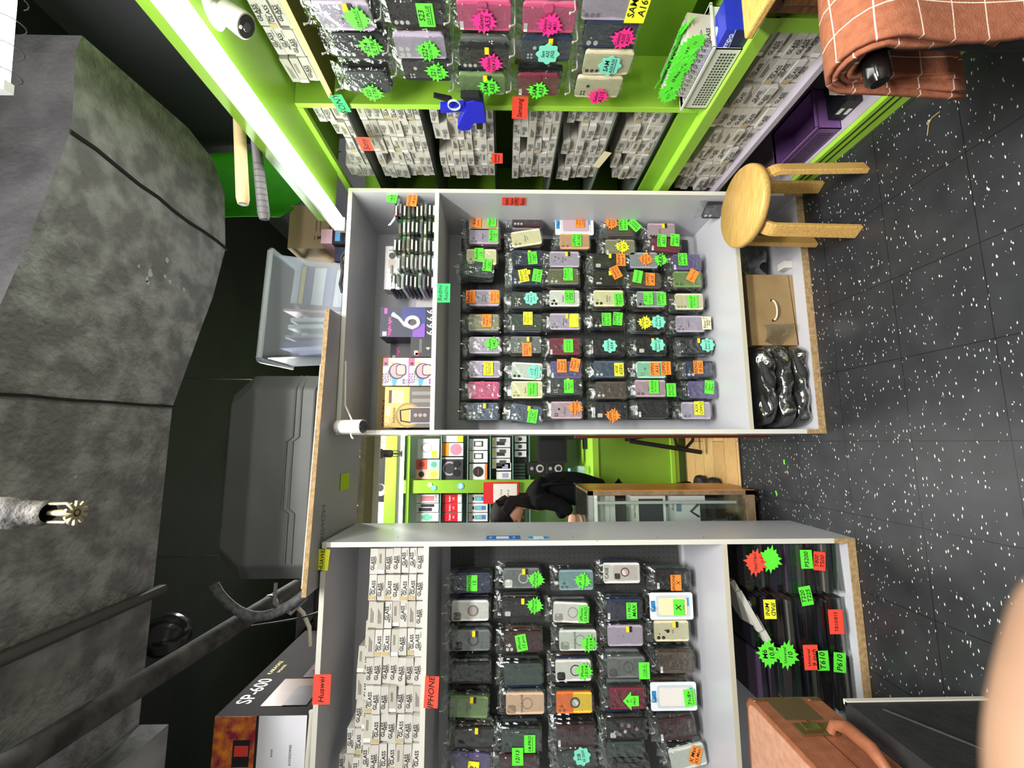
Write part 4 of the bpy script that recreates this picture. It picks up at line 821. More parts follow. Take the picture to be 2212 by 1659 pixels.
for s, c, tx, px, py, lab, rot in (('b', 'r', 'T860/T865', 1632, 1215, 'red starburst note at the upper right of the tablet cases in left rack', 0), ('b', 'g', '', 1664, 1208, 'green starburst note half behind the red starburst in left rack', 0), ('r', 'g', 'P5200', 1742, 1208, 'green note beside the red orange one on right tablet stack', 0), ('r', 'r', 'T800|T500', 1770, 1212, 'red orange note lowest on right tablet stack in left rack', -.1), ('r', 'g', 'T220|T225', 1741, 1287, 'green two line note on the middle tablet stack in left rack', .15), ('r', 'y', 'IPAD|MINI', 1663, 1316, 'yellow note turned upside down on the middle tablet stack', PI), ('r', 'r', 'T810/815', 1806, 1343, 'large red orange note low on the middle tablet stack', 0), ('b', 'g', 'M6|10.8', 1660, 1412, 'green starburst note on the left tablet stack, upper one', .1), ('b', 'g', 'Universal|10', 1700, 1415, 'green starburst note on the left tablet stack, lower one', 0), ('r', 'r', 'Universal|9 inch', 1752, 1420, 'red orange note on the left tablet stack in left rack', 0), ('r', 'g', 'P610', 1814, 1431, 'green note lowest on the left tablet stack near the floor', -.1), ('r', 'g', 'T610', 1777, 1427, 'green note half behind the red orange one on left tablet stack', 0)):
    p = at(px, py, Y=1.838); sticky(lab, s, c, tx, p, *((.1, .075) if s == 'b' else (.095, .06) if tx in ('T810/815', 'Universal|9 inch') else (.075, .05)), rot=rot)
# notes on the shelf edges of the left rack
sticky('yellow note on the top right edge of the left rack', 'r', 'y', 'HUAWEI', at(696, 1209, Y=1.83), .082, .055, -.06)
sticky('orange red note on the top edge of the left rack by the speaker box', 'r', 'r', 'Huawei', at(695, 1489, Y=1.83), .108, .068, 0)
sticky('orange red note on the shelf edge above the left rack cases', 'r', 'r', 'IPHONE', at(932, 1495, Y=1.83), .115, .055, -.04)
# ================================================================== ON TOP OF THE RACKS
t = thing('bridging_board', 'grey melamine board with raw chipboard edge laid across the tops of both racks', 'board', (0, 1.98, 2.2305))
mb = MB(); P = [(-.585, -.245), (.575, -.18), (.60, .29), (-.57, .29)]; mb.prism(P, 0, .018, noisy('grey_melamine', (150, 148, 156), (158, 156, 163), scale=2, rough=.35), ax='z')
d = Vector((1.16, .065)).normalized(); mb.prism([(-.585, -.245), (.575, -.18), (.575, -.182), (-.585, -.247)], 0, .018, PLY, ax='z')
mb.text('SINGH', .05, M((110, 110, 112), .7), -.33, -.13, -.0006, plane='-z'); mb.build('panel', t)
p = at(742, 1040, Z=2.229); mb = MB(); mb.grid(lambda u, v: (.036*(u-.5)*2, .036*(v-.5)*2*0+.0, -.002-.06*v) if False else (.038*(u*2-1), .075*v-.0375, -.001-.012*v*v), 4, 5, NOTE['l'], False); o = mb.build('sticky_note', loc=(p.x, p.y, 2.229)); modify(o, solid=.0006); tag(o, 'blank yellow green note stuck under the grey board across the gap', 'note')
mb = MB(); mb.prism([(-.56, -.225), (.33, -.175), (.34, .2), (-.55, .2)], 0, .012, M((224, 220, 196), .6), ax='z'); o = mb.build('cream_board', loc=(0, 1.98, 2.249)); tag(o, 'thin cream board under the dark grey hard case', 'board')
t = thing('hard_case', 'dark grey moulded hard case lying above the gap between the racks', 'case', (-.135, 1.86, 2.2615)); HC = noisy('grey_shell', (74, 76, 74), (86, 88, 86), scale=3, rough=.55, bump=.08)
mb = MB(); prof = [(-.43, .03), (.43, .03), (.43, .32), (.34, .41), (-.34, .41), (-.43, .32)]; prof2 = [(x*.86, z*.95+.006) for x, z in prof]
mb.prism(prof, .04, .36, HC); n = 6; vs = [(x, .04, z) for x, z in prof]+[(x, 0, z) for x, z in prof2]; mb.add(vs, [(i, (i+1) % n, (i+1) % n+n, i+n) for i in range(n)]+[tuple(range(n, 2*n))], HC); o = modify(mb.build('shell', t), .008, 2)
mb = MB(); mb.box((-.36, -.001, .0), (.36, .36, .03), BLACK); mb.build('base_band', t)
mb = MB()
for q in (0, .026): mb.tube([(-.36, -.001, .12-q), (-.16, -.001, .12-q), (-.14, -.001, .145-q), (.14, -.001, .145-q), (.16, -.001, .12-q), (.37, -.001, .12-q), (.43, .045, .12-q)], .005, HC, 6)
mb.build('moulded_rib', t)
mb = MB(); mb.tube([(-.44+.0-.115*math.sin(q)**.8, -.02*math.sin(q), .40-.40*i/14) for i, q in [(i, PI*i/14) for i in range(15)]], .019, noisy('black_webbing', (60, 60, 62), (96, 96, 98), scale=60, rough=.8), 10); mb.build('carry_strap', t)
mb = MB(); mb.tube([(-.44, .02, .16), (-.52, .02, .16), (-.56, .02, .09), (-.50, .02, .03)], .008, M((120, 120, 122), .3), 8); mb.build('latch_bar', t)
# clear storage bin with files
t = thing('storage_bin', 'frosted plastic storage bin full of folders on top of the middle rack', 'storage bin', (.64, 2.0, 2.25), -.04, rx=0); t.rotation_euler[1] = .05
FR = FROST; mb = MB(); bw, bt, bd, bh = .23, .262, .30, .37
def ring(w, d, z): return [(-w, 0, z), (w, 0, z), (w, d, z), (-w, d, z)]
vs = ring(bw, bd, 0)+ring(bt, bd+.02, bh); mb.add(vs, [(0, 1, 5, 4), (1, 2, 6, 5), (2, 3, 7, 6), (3, 0, 4, 7), (0, 3, 2, 1)], FR); o = modify(mb.build('body', t), .03, 3)
mb = MB(); mb.tube([(-bt, -.008, bh), (bt, -.008, bh), (bt+.008, .0, bh), (bt+.008, bd, bh), (-bt-.008, bd, bh), (-bt-.008, 0, bh), (-bt, -.008, bh)], .014, M((206, 214, 220), .35), 8); mb.build('rim', t)
for i, (x, w, h, c, tilt) in enumerate(((-.17, .03, .30, (62, 72, 130), -.12), (-.13, .012, .28, (150, 158, 160), -.08), (-.09, .02, .27, (206, 206, 200), -.06), (-.055, .018, .26, (212, 210, 204), -.06), (-.02, .012, .30, (196, 150, 140), .0))):
    mb = MB(); mb.box((0, .03, .012), (w, .24, h), M(c, .6)); o = mb.build('folder', t); o.location = (x, 0, 0); o.rotation_euler[1] = tilt
for i, (z, h, c) in enumerate(((.02, .04, (200, 198, 190)), (.07, .035, (62, 72, 128)), (.112, .055, (208, 204, 190)), (.175, .03, (60, 70, 124)), (.21, .02, (214, 190, 90)), (.235, .03, (196, 200, 196)))):
    mb = MB(); mb.box((.01, .02, z), (.195+.005*(i % 2), .25, z+h), M(c, .6)); o = mb.build('folder', t); o.rotation_euler[1] = .04
# odds and ends beside the bin
carton('pink_box', 'flat pink box beside the clear bin on top of the middle rack', (.985, 2.03, 2.335), (1.06, 2.2, 2.39), M((206, 168, 178), .6))
for k in range(2): carton('small_blue_box', f"{['lower', 'upper'][k]} of two black boxes with blue picture beside the pink box", (.985, 2.03, 2.231+.052*k), (1.07, 2.2, 2.281+.052*k), M((30, 34, 44), .4), [('r', (90, 160, 220), -.35, .25, .2, .75), ('c', (220, 230, 240), .34, .5, .008)], group='small boxes with blue picture')
carton('navy_box', 'dark navy flat box next to the clear bin', (.905, 2.06, 2.231), (.98, 2.2, 2.33), M((28, 36, 62), .45))
carton('open_carton', 'worn brown carton with faint lettering on top of the middle rack at right', (1.0, 2.12, 2.392), (1.24, 2.36, 2.60), M((168, 146, 112), .8), [('t', 'T M I', .03, (90, 76, 56), -.25, .2, 0, PI/2), ('t', 'A C', .03, (90, 76, 56), .3, .2, 0, PI/2), ('r', (120, 102, 76), -.1, .2, .15, .23), ('r', (120, 102, 76), -.1, .3, .15, .33)])
mb = MB(); mb.box((0, 0, 0), (.05, .14, .16), M((206, 150, 48), .5)); o = mb.build('yellow_envelope', loc=(.94, 2.2, 2.335), rz=.2); o.rotation_euler[1] = -.35; tag(o, 'orange yellow padded envelope between the bin and the worn carton', 'envelope')
mb = MB(); mb.tube([(.90, 1.945, 2.235), (.87, 1.94, 2.25), (.80, 1.938, 2.236), (.74, 1.942, 2.248), (.70, 1.945, 2.236)], .008, M((40, 40, 42), .5), 8); mb.tube([(.89, 1.95, 2.24), (.82, 1.94, 2.245), (.72, 1.95, 2.24)], .006, M((130, 126, 118), .5), 6); o = mb.build('coiled_cable'); tag(o, 'bundled dark cable lying along the top front edge of the middle rack', 'cable')
# karaoke box on the left rack
def sp6(mb, w, d, h):
    OR, VI = M((226, 90, 40), .4), M((84, 60, 190), .4)
    mb.box((-w/2, -.001, 0), (w/2, 0, h*.52), M((236, 236, 244), .35)); mb.box((-.05*w, -.0012, .55*h), (w/2, 0, h), noisy('flame_print', (150, 30, 60), (250, 150, 40), scale=22, rough=.4)); mb.box((-w/2, -.0012, .55*h), (-.05*w, 0, h), noisy('violet_print', (56, 34, 150), (150, 130, 230), scale=18, rough=.4))
    for x, z in ((.12, .6), (-.3, .68)): mb.box((x*w, -.003, z*h), ((x+.2)*w, 0, (z+.18)*h), M((34, 32, 36), .4)); mb.box(((x+.08)*w, -.004, (z+.01)*h), ((x+.16)*w, 0, (z+.16)*h), M((236, 70, 60), .4))
    mb.text('COLOR CHOICES', .014, M((70, 70, 80), .5), -.05*w, .45*h, -.002); mb.text('BLACK', .009, M((70, 70, 80), .5), .22*w, .36*h, -.002); mb.text('WHITE', .009, M((70, 70, 80), .5), -.25*w, .36*h, -.002)
    for q in range(12): mb.box((-.2*w+.01*q*w, -.0016, .1*h), (-.2*w+(.01*q+.004+.003*(q % 3))*w, 0, .2*h), M((70, 70, 80), .5))
    mb.text('ACCESSORIES', .012, M((70, 70, 80), .5), .2*w, .16*h, -.002)
    x = w/2+.0018; DK = M((34, 30, 30), .75, 0, .15)
    mb.box((w/2-.001, 0, 0), (w/2+.0006, d, h), DK); mb.text('SP-600', .085, M((240, 238, 232), .5), .17, h-.06, x, plane='+x', sx=.8); mb.text('KARAOKE', .026, M((226, 206, 40), .5), .36, h-.045, x, plane='+x'); mb.text('SPEAKER', .018, M((226, 206, 40), .5), .35, h-.08, x, plane='+x')
    mb.box((w/2, .06, .05), (x, .26, h-.14), M((110, 70, 40), .4)); mb.box((w/2, .27, .0), (x+.001, .52, h*.4), M((50, 34, 34), .4)); mb.box((w/2, .33, .03), (x+.002, .47, h*.36), M((170, 60, 50), .4)); mb.box((w/2, .06, .03), (x+.002, .2, h*.36), M((24, 24, 26), .4))
    for q in range(5): mb.box((w/2, .63, h*.45+q*.018), (x, .63+.09-.008*q, h*.45+q*.018+.004), M((150, 150, 150), .5))
carton('karaoke_speaker_box', 'big box with flame and violet print and white label on top of the left rack', (-1.52, 1.84, 2.245), (-1.055, 2.60, 2.60), M((40, 36, 38), .4), side=sp6)
mb = MB(); mb.tube([(-1.6, 1.85, 2.245), (-1.2, 1.85, 2.236), (-1.05, 1.86, 2.236)], .012, M((214, 210, 196), .5), 8); o = mb.build('foam_tube'); tag(o, 'pale tube lying on the front edge of the left rack under the big box', 'tube')
# cream framed panel and cable behind the board
t = thing('framed_panel', 'tan panel with cream plastic frame above the way to the counter', 'panel', (-.2, 2.36, 2.225)); mb = MB(); mb.box((-.42, .0, 0), (.45, .15, .03), noisy('tan_panel', (126, 118, 82), (150, 140, 100), scale=20, rough=.6, stretch=(1, 8, 1))); mb.build('sheet', t)
mb = MB(); CR = M((222, 216, 190), .5); mb.prism(rrect(.97, .06, .02, 5, .015, .0), .15, .17, CR); mb.box((-.46, .0, -.03), (-.42, .17, .03), CR); modify(mb.build('frame', t), .006)
# ================================================================== OVERHEAD
def sprinkler(label, p, top, r, s=1):
    t = thing('sprinkler_pipe', label, 'sprinkler', p); mb = MB(); GP = noisy('dusty_black_pipe', (50, 50, 52), (130, 126, 120), scale=30, rough=.7, bump=.4)
    H = top-p.z; mb.lathe([(r*.75, 0), (r, .006*s), (r, .05*s), (r*1.25, .055*s), (r*1.3, .09*s), (r, .1*s), (r, H)], GP, 14); mb.build('pipe', t)
    mb = MB(); br = M((170, 160, 130), .4, .4)
    for a in (0, PI): mb.tube([(r*.7*math.cos(a), r*.7*math.sin(a), 0), (r*.75*math.cos(a), r*.75*math.sin(a), -.03*s), (r*.2*math.cos(a), 0, -.045*s)], .0028*s, br, 6)
    for k in range(10): a = 2*PI*k/10; mb.box((.004*s, -.0028*s, -.05*s), (r*.95, .0028*s, -.046*s), br, Matrix.Rotation(a, 4, 'Z'))
    mb.lathe([(0.0, -.05*s), (.006*s, -.05*s), (.006*s, -.02*s), (.004*s, 0)], br, 10); mb.build('sprinkler_head', t)
    return t
sprinkler('sooty sprinkler head on a drop pipe nearest the camera', at(105, 1108, Y=.80), 2.72, .022)
sprinkler('grey sprinkler head on a drop pipe before the green header of the counter area', at(848, 980, Y=3.0), 3.3, .026, 1.3)
PIPE = noisy('painted_black_pipe', (50, 48, 48), (84, 82, 80), scale=14, rough=.85, bump=.15, spec=.2)
a, b = at(30, 1650, Y=1.15), at(640, 1268, Y=2.3)
t = thing('ceiling_pipe', 'thick black pipe slanting past the left rack top', 'pipe', a); d = b-a
mb = MB(); mb.tube([d*-.25, d*.5, d*1.0], [.036, .036, .036], PIPE, 16); mb.build('pipe', t); mb = MB(); e = d.normalized(); mb.tube([d*.82-e*.004, d*.82+e*.004], .039, M((200, 196, 190), .4, .3), 16); mb.build('clamp', t)
a, b = at(0, 1425, Z=2.70), at(352, 1272, Z=2.70); e = (b-a).normalized(); a = a-e*.8
mb = MB(); mb.tube([a, b], .02, M((66, 62, 62), .5), 4); o = mb.build('ceiling_rail'); tag(o, 'black metal rail under the ceiling duct at left', 'rail')
mb = MB(); q = at(362, 1372, Y=1.8); mb.grid(lambda u, v: (.075*math.sin(PI*v)*math.cos(2*PI*u)*(1+.05*math.sin(7*2*PI*u)), .075*math.sin(PI*v)*math.sin(2*PI*u)*(1+.05*math.sin(7*2*PI*u)), .08*math.cos(PI*v)+(.06*(1-2*v) if v < .3 else 0)), 28, 12, M((34, 34, 34), .22)); o = mb.build('wrapped_fitting', loc=q); tag(o, 'round fitting wrapped in shiny black plastic behind the slanting pipe', 'fitting')
mb = MB(); mb.box((-2.55, 2.75, 2.45), (-.42, 3.0, 2.72), PLASTER)
for pts in (((-.9, 2.66), (-.78, 2.6), (-.7, 2.52)), ((-1.15, 2.7), (-1.0, 2.58), (-.95, 2.5))):
    mb.tube([(x, 2.749, z) for x, z in pts], .008, M((20, 20, 20), .9), 5)
o = mb.build('plastered_beam'); struct(o, 'cracked grey plastered beam behind the left rack')
mb = MB(); mb.box((-2.6, 1.0, 2.62), (-.95, 1.62, 2.715), PLASTER); o = mb.build('plastered_lintel'); struct(o, 'grey plastered beam end under the duct at the far left')
mb = MB(); mb.tube([(-2.5, 2.72, 2.59), (-.45, 2.72, 2.59)], .018, PIPE, 10); o = mb.build('conduit'); tag(o, 'thin black conduit running along the plastered beam', 'conduit')
for i, (p, q, r, lab) in enumerate(((at(398, 817, Y=2.4), at(640, 820, Y=2.4), .003, 'thin dark wire hanging behind the clear bin'), (at(342, 1204, Y=2.4), at(520, 1200, Y=2.4), .003, 'thin dark wire hanging behind the hard case strap'))):
    mb = MB(); mb.tube([p+Vector((0, 0, .4)), p, q], r, M((90, 90, 92), .5), 6); o = mb.build('hanging_wire'); tag(o, lab, 'wire', 'thin hanging wires')
mb = MB(); mb.tube([at(x, y, Y=2.25) for x, y in ((605, 1275), (630, 1300), (655, 1325), (668, 1355), (670, 1395))], .010, M((206, 200, 180), .5), 8); o = mb.build('pale_cable'); tag(o, 'pale cable curling down behind the top of the left rack', 'cable')
mb = MB(); mb.tube([at(x, y, Y=2.2) for x, y in ((497, 1352), (520, 1356), (600, 1344), (650, 1335), (690, 1322))], .005, M((60, 60, 60), .5), 6); o = mb.build('black_cable'); tag(o, 'thin black cable behind the big speaker box', 'cable')
t = thing('pipe_end', 'grey flanged pipe end poking out beside the board end', 'pipe', at(640, 1300, Y=2.35)); mb = MB(); e = Vector((-.05, -.06, .02)); mb.tube([(.1, .1, -.03), (0, 0, 0)], .03, M((100, 110, 114), .35), 12); mb.tube([(0, 0, 0), (-.006, -.007, .002)], .022, M((150, 140, 126), .6), 12); mb.build('pipe', t)
# canopy top: bat, taped bat and green cloth
for nm, lab, A, B, m, r in (('baseball_bat', 'pale wooden bat end sticking out over the green canopy', (525, 441), (520, 330), M((216, 190, 140), .6), (.021, .019)), ('taped_bat', 'bat handle wrapped in ribbed grey tape over the green canopy', (571, 474), (556, 335), M((112, 110, 112), .6), (.021, .017))):
    a, b = at(*A, Z=2.392), at(*B, Z=2.40); e = (b-a).normalized(); t = thing(nm, lab, 'bat', a); mb = MB(); mb.tube([(0, 0, 0), e*.02, e*.25, e*.62], [r[0]*.8, r[0], r[1], r[1]*.8], m, 14)
    if nm[0] == 't':
        for k in range(9): mb.tube([e*(.02+.022*k), e*(.024+.022*k)], r[0]*1.05-.0003*k, M((92, 90, 92), .6), 14)
    mb.build('shaft', t); mb = MB(); mb.tube([e*-.002, e*.001], r[0]*.62, M((40, 40, 40), .5), 12); mb.build('end_cap', t)
GCL = noisy('green_fabric', (54, 170, 30), (86, 214, 40), scale=3, rough=.6)
mb = MB(); mb.grid(lambda u, v: (1.16+.5*u+.015*math.sin(4*v)-.02*(1-v), 2.06+.07*math.sin(5*u+1.5*v)+.25*u*u, 2.62+.62*v-.22*u*(1-v)), 14, 14, GCL); o = mb.build('green_cloth'); modify(o, solid=.004); tag(o, 'bright green seamed cloth hanging above the green canopy', 'cloth')
# cameras
t = thing('security_camera', 'white dome base bullet camera under the green canopy', 'security camera', at(457, 18, Z=2.29)); WP = M((236, 236, 230), .35); b0 = Vector(t.location)
mb = MB(); mb.lathe([(.0, -.012), (.045, -.012), (.05, -.006), (.05, 0)], WP, 24); mb.build('base_plate', t)
c0, c1 = at(488, 26, Z=2.252)-b0, at(531, 57, Z=2.20)-b0; e = (c1-c0).normalized()
mb = MB(); mb.tube([(0, 0, -.01), (c0+e*.01)*.6, c0+e*.02], .016, WP, 12); mb.build('arm', t)
mb = MB(); mb.tube([c0-e*.012, c0, c1-e*.012, c1], [.022, .031, .034, .034], WP, 20); mb.build('body', t)
mb = MB(); mb.tube([c1-e*.002, c1+e*.004], [.03, .029], M((30, 30, 32), .15), 20); mb.tube([c1+e*.004, c1+e*.0055], [.013, .012], M((64, 64, 68), .1), 16); mb.tube([c1+e*.004+Vector((0, .0, .0))+e.orthogonal()*.019, c1+e*.006+e.orthogonal()*.019], .005, M((220, 220, 225), .2), 10); mb.build('lens_face', t)
t = thing('security_camera', 'small white tube camera on the top left corner of the middle rack', 'security camera', at(757, 922, Y=1.87)); e = Vector((0, -.35, -1)).normalized()
mb = MB(); mb.tube([e*-.072, e*-.064, e*.062, e*.066], [.02, .031, .031, .030], WP, 22); mb.build('body', t); mb = MB(); mb.tube([e*.064, e*.069], [.027, .026], M((22, 22, 24), .15), 20); mb.build('lens_face', t)
mb = MB(); mb.tube([(-.02, -.0, .0), (-.045, -.012, -.012), (-.05, -.02, -.02)], .004, WP, 6); mb.box((-.01, .02, -.02), (.03, .062, .05), WP); mb.build('bracket', t)
mb = MB(); mb.tube([(.02, .03, .0), (.1, .06, .05), (.3, .055, .055)], .004, WP, 6); mb.build('cable', t)
# ================================================================== COUNTER AREA BEHIND
bs = thing('back_shelving_unit', 'lime green shelving unit with glass shelves facing the gap between the racks', 'shelving', (-.3, 3.85, 0))
def bpart(nm, a, b, m=LIME):
    mb = MB(); mb.box(a, b, m); return part(mb, nm, bs)
YB_ = 3.73
bpart('header', (-1.9, 3.66, 2.376), (1.2, 4.1, 2.47)); bpart('under_rail', (-1.9, 3.70, 2.275), (1.2, 3.73, 2.30)); bpart('back_panel', (-1.9, 4.08, .0), (1.2, 4.1, 2.4), M((150, 165, 150), .5))
bpart('post', (-.428, YB_-.01, .766), (-.32, 4.08, 2.36)); bpart('post', (-1.5, YB_-.01, .766), (-1.4, 4.08, 2.36)); bpart('post', (.6, YB_-.01, .766), (.7, 4.08, 2.36))
TEAL = M((120, 160, 150), .15)
SH = [2.02, 1.79, 1.595, 1.40, 1.255]
for z in SH:
    for a, b in ((-.32, .6), (-1.4, -.428)): bpart('glass_shelf', (a, YB_+.02, z-.008), (b, 4.07, z), TEAL)
bpart('counter', (-1.9, 3.42, .72), (1.2, 4.08, .766), LIMEE); bpart('counter_front', (-1.9, 3.46, .06), (1.2, 4.08, .72)); bpart('toe_board', (-1.9, 3.47, 0), (1.2, 4.0, .06), M((60, 84, 24), .6)); bpart('corner_trim', (-1.9, 3.44, .10), (1.2, 3.46, .13), LIMEE)
Y0 = 3.77
def bx(lab, px0, py0, px1, py1, col, prints=(), nm='retail_box', d=.09, Y=Y0, g='retail boxes on the back shelves'):
    a, b = at(px1, py1, Y=Y), at(px0, py0, Y=Y)
    return carton(nm, lab, (a.x, Y, a.z), (b.x, Y+d, b.z), M(col, .45), prints, group=g)
W = (228, 228, 226); K = (30, 30, 32)
bx('white headphone box with grey headphones, upper back shelf', 903, 948, 948, 990, W, [('c', (170, 168, 166), .05, .6, .045), ('c', W, .05, .6, .032, None, .001), ('r', (230, 220, 60), -.45, .1, -.1, .35)])
bx('headphone box showing four coloured headphones, upper back shelf', 899, 993, 949, 1035, W, [('r', (214, 90, 66), 0, .52, .5, 1), ('r', (150, 206, 176), 0, 0, .5, .5), ('r', (232, 180, 160), -.5, .5, 0, 1), ('r', (236, 214, 120), -.5, 0, 0, .5), ('c', (160, 56, 40), .25, .76, .024, None, .001), ('c', (90, 150, 120), .25, .25, .024, None, .001), ('c', (40, 40, 40), -.25, .76, .024, None, .001), ('c', (220, 190, 60), -.25, .25, .024, None, .001)])
bx('white box with orange top holding a pink item, second back shelf', 955, 957, 1000, 985, W, [('r', (246, 150, 30), -.5, .68, .5, 1), ('c', (236, 130, 150), 0, .34, .05)])
bx('black headphone box with grey band, second back shelf', 952, 988, 1000, 1036, (52, 52, 54), [('c', (150, 150, 156), 0, .6, .06), ('c', (50, 50, 52), 0, .6, .046, None, .001), ('r', (224, 224, 224), .42, 0, .5, 1), ('c', (24, 24, 24), -.2, .3, .03, None, .002), ('c', (24, 24, 24), .2, .3, .03, None, .002)])
bx('white box with yellow band at the right end of second back shelf', 957, 941, 1000, 955, (220, 220, 214), [('r', (236, 220, 50), -.5, 0, .5, .3)])
for i, (a, b, lab) in enumerate(((948, 972, 'white box with power bank sketch, third back shelf, nearest the rack'), (974, 999, 'white box with dark cable picture, third back shelf'))):
    bx(lab, 1014, a, 1053, b, W, [('r', (60, 60, 62), -.2, .25, .3, .75), ('r', (236, 236, 234), -.12, .33, .22, .67, .001), ('c', (236, 170, 50), -.35, .9, .009)])
bx('white box with black speaker and orange base, third back shelf', 1014, 1002, 1052, 1036, W, [('c', (44, 44, 46), 0, .5, .045), ('r', (236, 130, 60), -.5, 0, .5, .13), ('t', 'speaker', .014, (220, 90, 60), 0, .5, True)])
for i in range(3): bx(f"{ORD[i+1]} white earphone charger box from the rack edge, fourth back shelf", 1063, 945+23*i, 1102, 966+23*i, W, [('r', (50, 50, 52), -.3, .3, .1, .75), ('r', (80, 80, 82), .0, .25, .35, .6, .001), ('r', (236, 226, 60), -.2, .86, .2, 1)])
for i in range(2): bx(f"{['upper', 'lower'][i]} small white box with lilac gadget, fourth back shelf left", 1072, 1000+19*i, 1104, 1016+19*i, W, [('r', (170, 160, 200), -.3, .2, .3, .6)])
for i in range(3): bx(f"{ORD[i+1]} small white earbud box from the rack edge, fifth back shelf", 1112, 942+16*i, 1137, 955+16*i, W, [('c', (50, 50, 52), 0, .55, .016)])
for i in range(5): bx(f"{ORD[i+1]} thin dark green box from the rack, standing on fifth back shelf", 1110, 1001+7*i, 1134, 1006+7*i, (40, 60, 54), [], nm='slim_box')
for i in range(3):
    bx(f"{['topmost', 'middle', 'lowest'][i]} row white box in the left bay of back shelves, {ORD[i+1]} from the post", 900, 1068+20*i, 947, 1086+20*i, W, [[('r', (190, 120, 130), -.3, .2, .3, .8), ('t', 'SK-620', .02, (60, 60, 60), 0, .12)], [('r', (60, 50, 60), -.4, .3, 0, .9), ('r', (50, 52, 60), .1, .2, .45, .8)], [('c', (110, 200, 160), 0, .55, .03), ('r', (110, 200, 160), -.2, .3, .2, .8)]][i])
    bx(f"{ORD[i+1]} red and white phone box from the post, second shelf of left bay", 956, 1068+20*i, 997, 1086+20*i, (228, 226, 224), [('r', (206, 30, 44), -.5, .22, .5, 1), ('t', 'Redmi', .02, (240, 240, 240), 0, .62, True), ('t', 'A3', .02, (240, 240, 240), 0, .42, True)])
    bx(f"{ORD[i+1]} white phone box with blue screen from the post, third shelf of left bay", 1012, 1068+20*i, 1053, 1086+20*i, W, [('r', (90, 130, 200), -.25, .1, .25, .65), ('r', (120, 200, 190), -.2, .3, .2, .6, .001), ('r', (60, 60, 60), -.2, .7, .2, .8)])
p = at(1085, 1065, Y=3.70); t = carton('calendar', 'red and white calendar hung on the green post', (p.x-.09, 3.705, p.z-.14), (p.x+.09, 3.715, p.z+.16), M((214, 40, 40), .5), [('r', (236, 228, 220), -.42, .05, .42, .72), ('t', '1 2 3 4', .02, (90, 60, 60), 0, .5, True), ('t', '8 9 10', .02, (90, 60, 60), 0, .3, True)], cat='calendar')
p = at(995, 1050, Y=3.715); mb = MB(); mb.prism(circ(.028, 12, p.x, p.z), 3.717, 3.7195, M((110, 190, 226), .4)); mb.box((p.x-.016, 3.716, p.z-.012), (p.x+.016, 3.7175, p.z+.012), M((220, 235, 240), .4)); o = mb.build('round_sticker'); tag(o, 'round pale blue sticker on the green post', 'sticker')
p = at(932, 1051, Y=3.715); mb = MB(); mb.prism(circ(.022, 10, p.x+.014, p.z+.014), 3.717, 3.7195, M((206, 190, 150), .4)); mb.prism(circ(.022, 10, p.x-.012, p.z-.02), 3.7165, 3.7195, M((120, 200, 206), .4)); o = mb.build('picture_sticker'); tag(o, 'small cream and blue picture sticker near the top of the green post', 'sticker')
# monitor, speakers, bottle
t = thing('computer_monitor', 'black computer monitor on the back counter behind the middle rack edge', 'monitor', (at(1215, 955, Y=3.70).x, 3.70, .766)); mb = MB(); mb.prism(rrect(.44, .25, .01, 3, .04, .29), -.02, .012, BLACK); modify(mb.build('screen_body', t), .004); mb = MB(); mb.box((-.165, -.0215, .18), (.245, -.02, .40), M((14, 15, 17), .08)); mb.build('screen', t); mb = MB(); mb.box((.02, -.0, .02), (.06, .03, .17), BLACK); mb.box((-.06, -.08, 0), (.14, .08, .015), BLACK); mb.build('stand', t)
for i, (px, py, s) in enumerate(((1160, 1012, 1.0), (1200, 1012, .9))):
    c = at(px, py, Y=3.74); t = thing('desktop_speaker', f"{['upper', 'lower'][i]} black speaker with silver cone by the back counter", 'speaker', c); mb = MB(); mb.box((-.055, 0, -.08), (.055, .11, .08), M((30, 26, 26), .4)); modify(mb.build('cabinet', t), .004); mb = MB(); mb.prism(circ(.034, 20, 0, -.025), -.003, .001, M((186, 184, 180), .3)); mb.prism(circ(.02, 16, 0, -.025), -.006, -.002, M((40, 36, 36), .4)); mb.prism(circ(.015, 14, 0, .045), -.003, .001, M((160, 158, 156), .3)); mb.build('speaker_cone', t)
c = at(1262, 1015, Y=3.55); t = thing('water_bottle', 'small clear bottle with pale label on the back counter', 'bottle', (c.x, 3.55, .766)); mb = MB(); mb.lathe([(0, 0), (.03, .0), (.032, .02), (.03, .11), (.012, .15), (.012, .165)], GLASS, 16); mb.build('body', t); mb = MB(); mb.lathe([(.0325, .05), (.0325, .1)], M((200, 226, 230), .5), 16); mb.build('paper_label', t); mb = MB(); mb.lathe([(.014, .16), (.014, .18), (0, .18)], M((120, 190, 230), .4), 12); mb.build('cap', t)
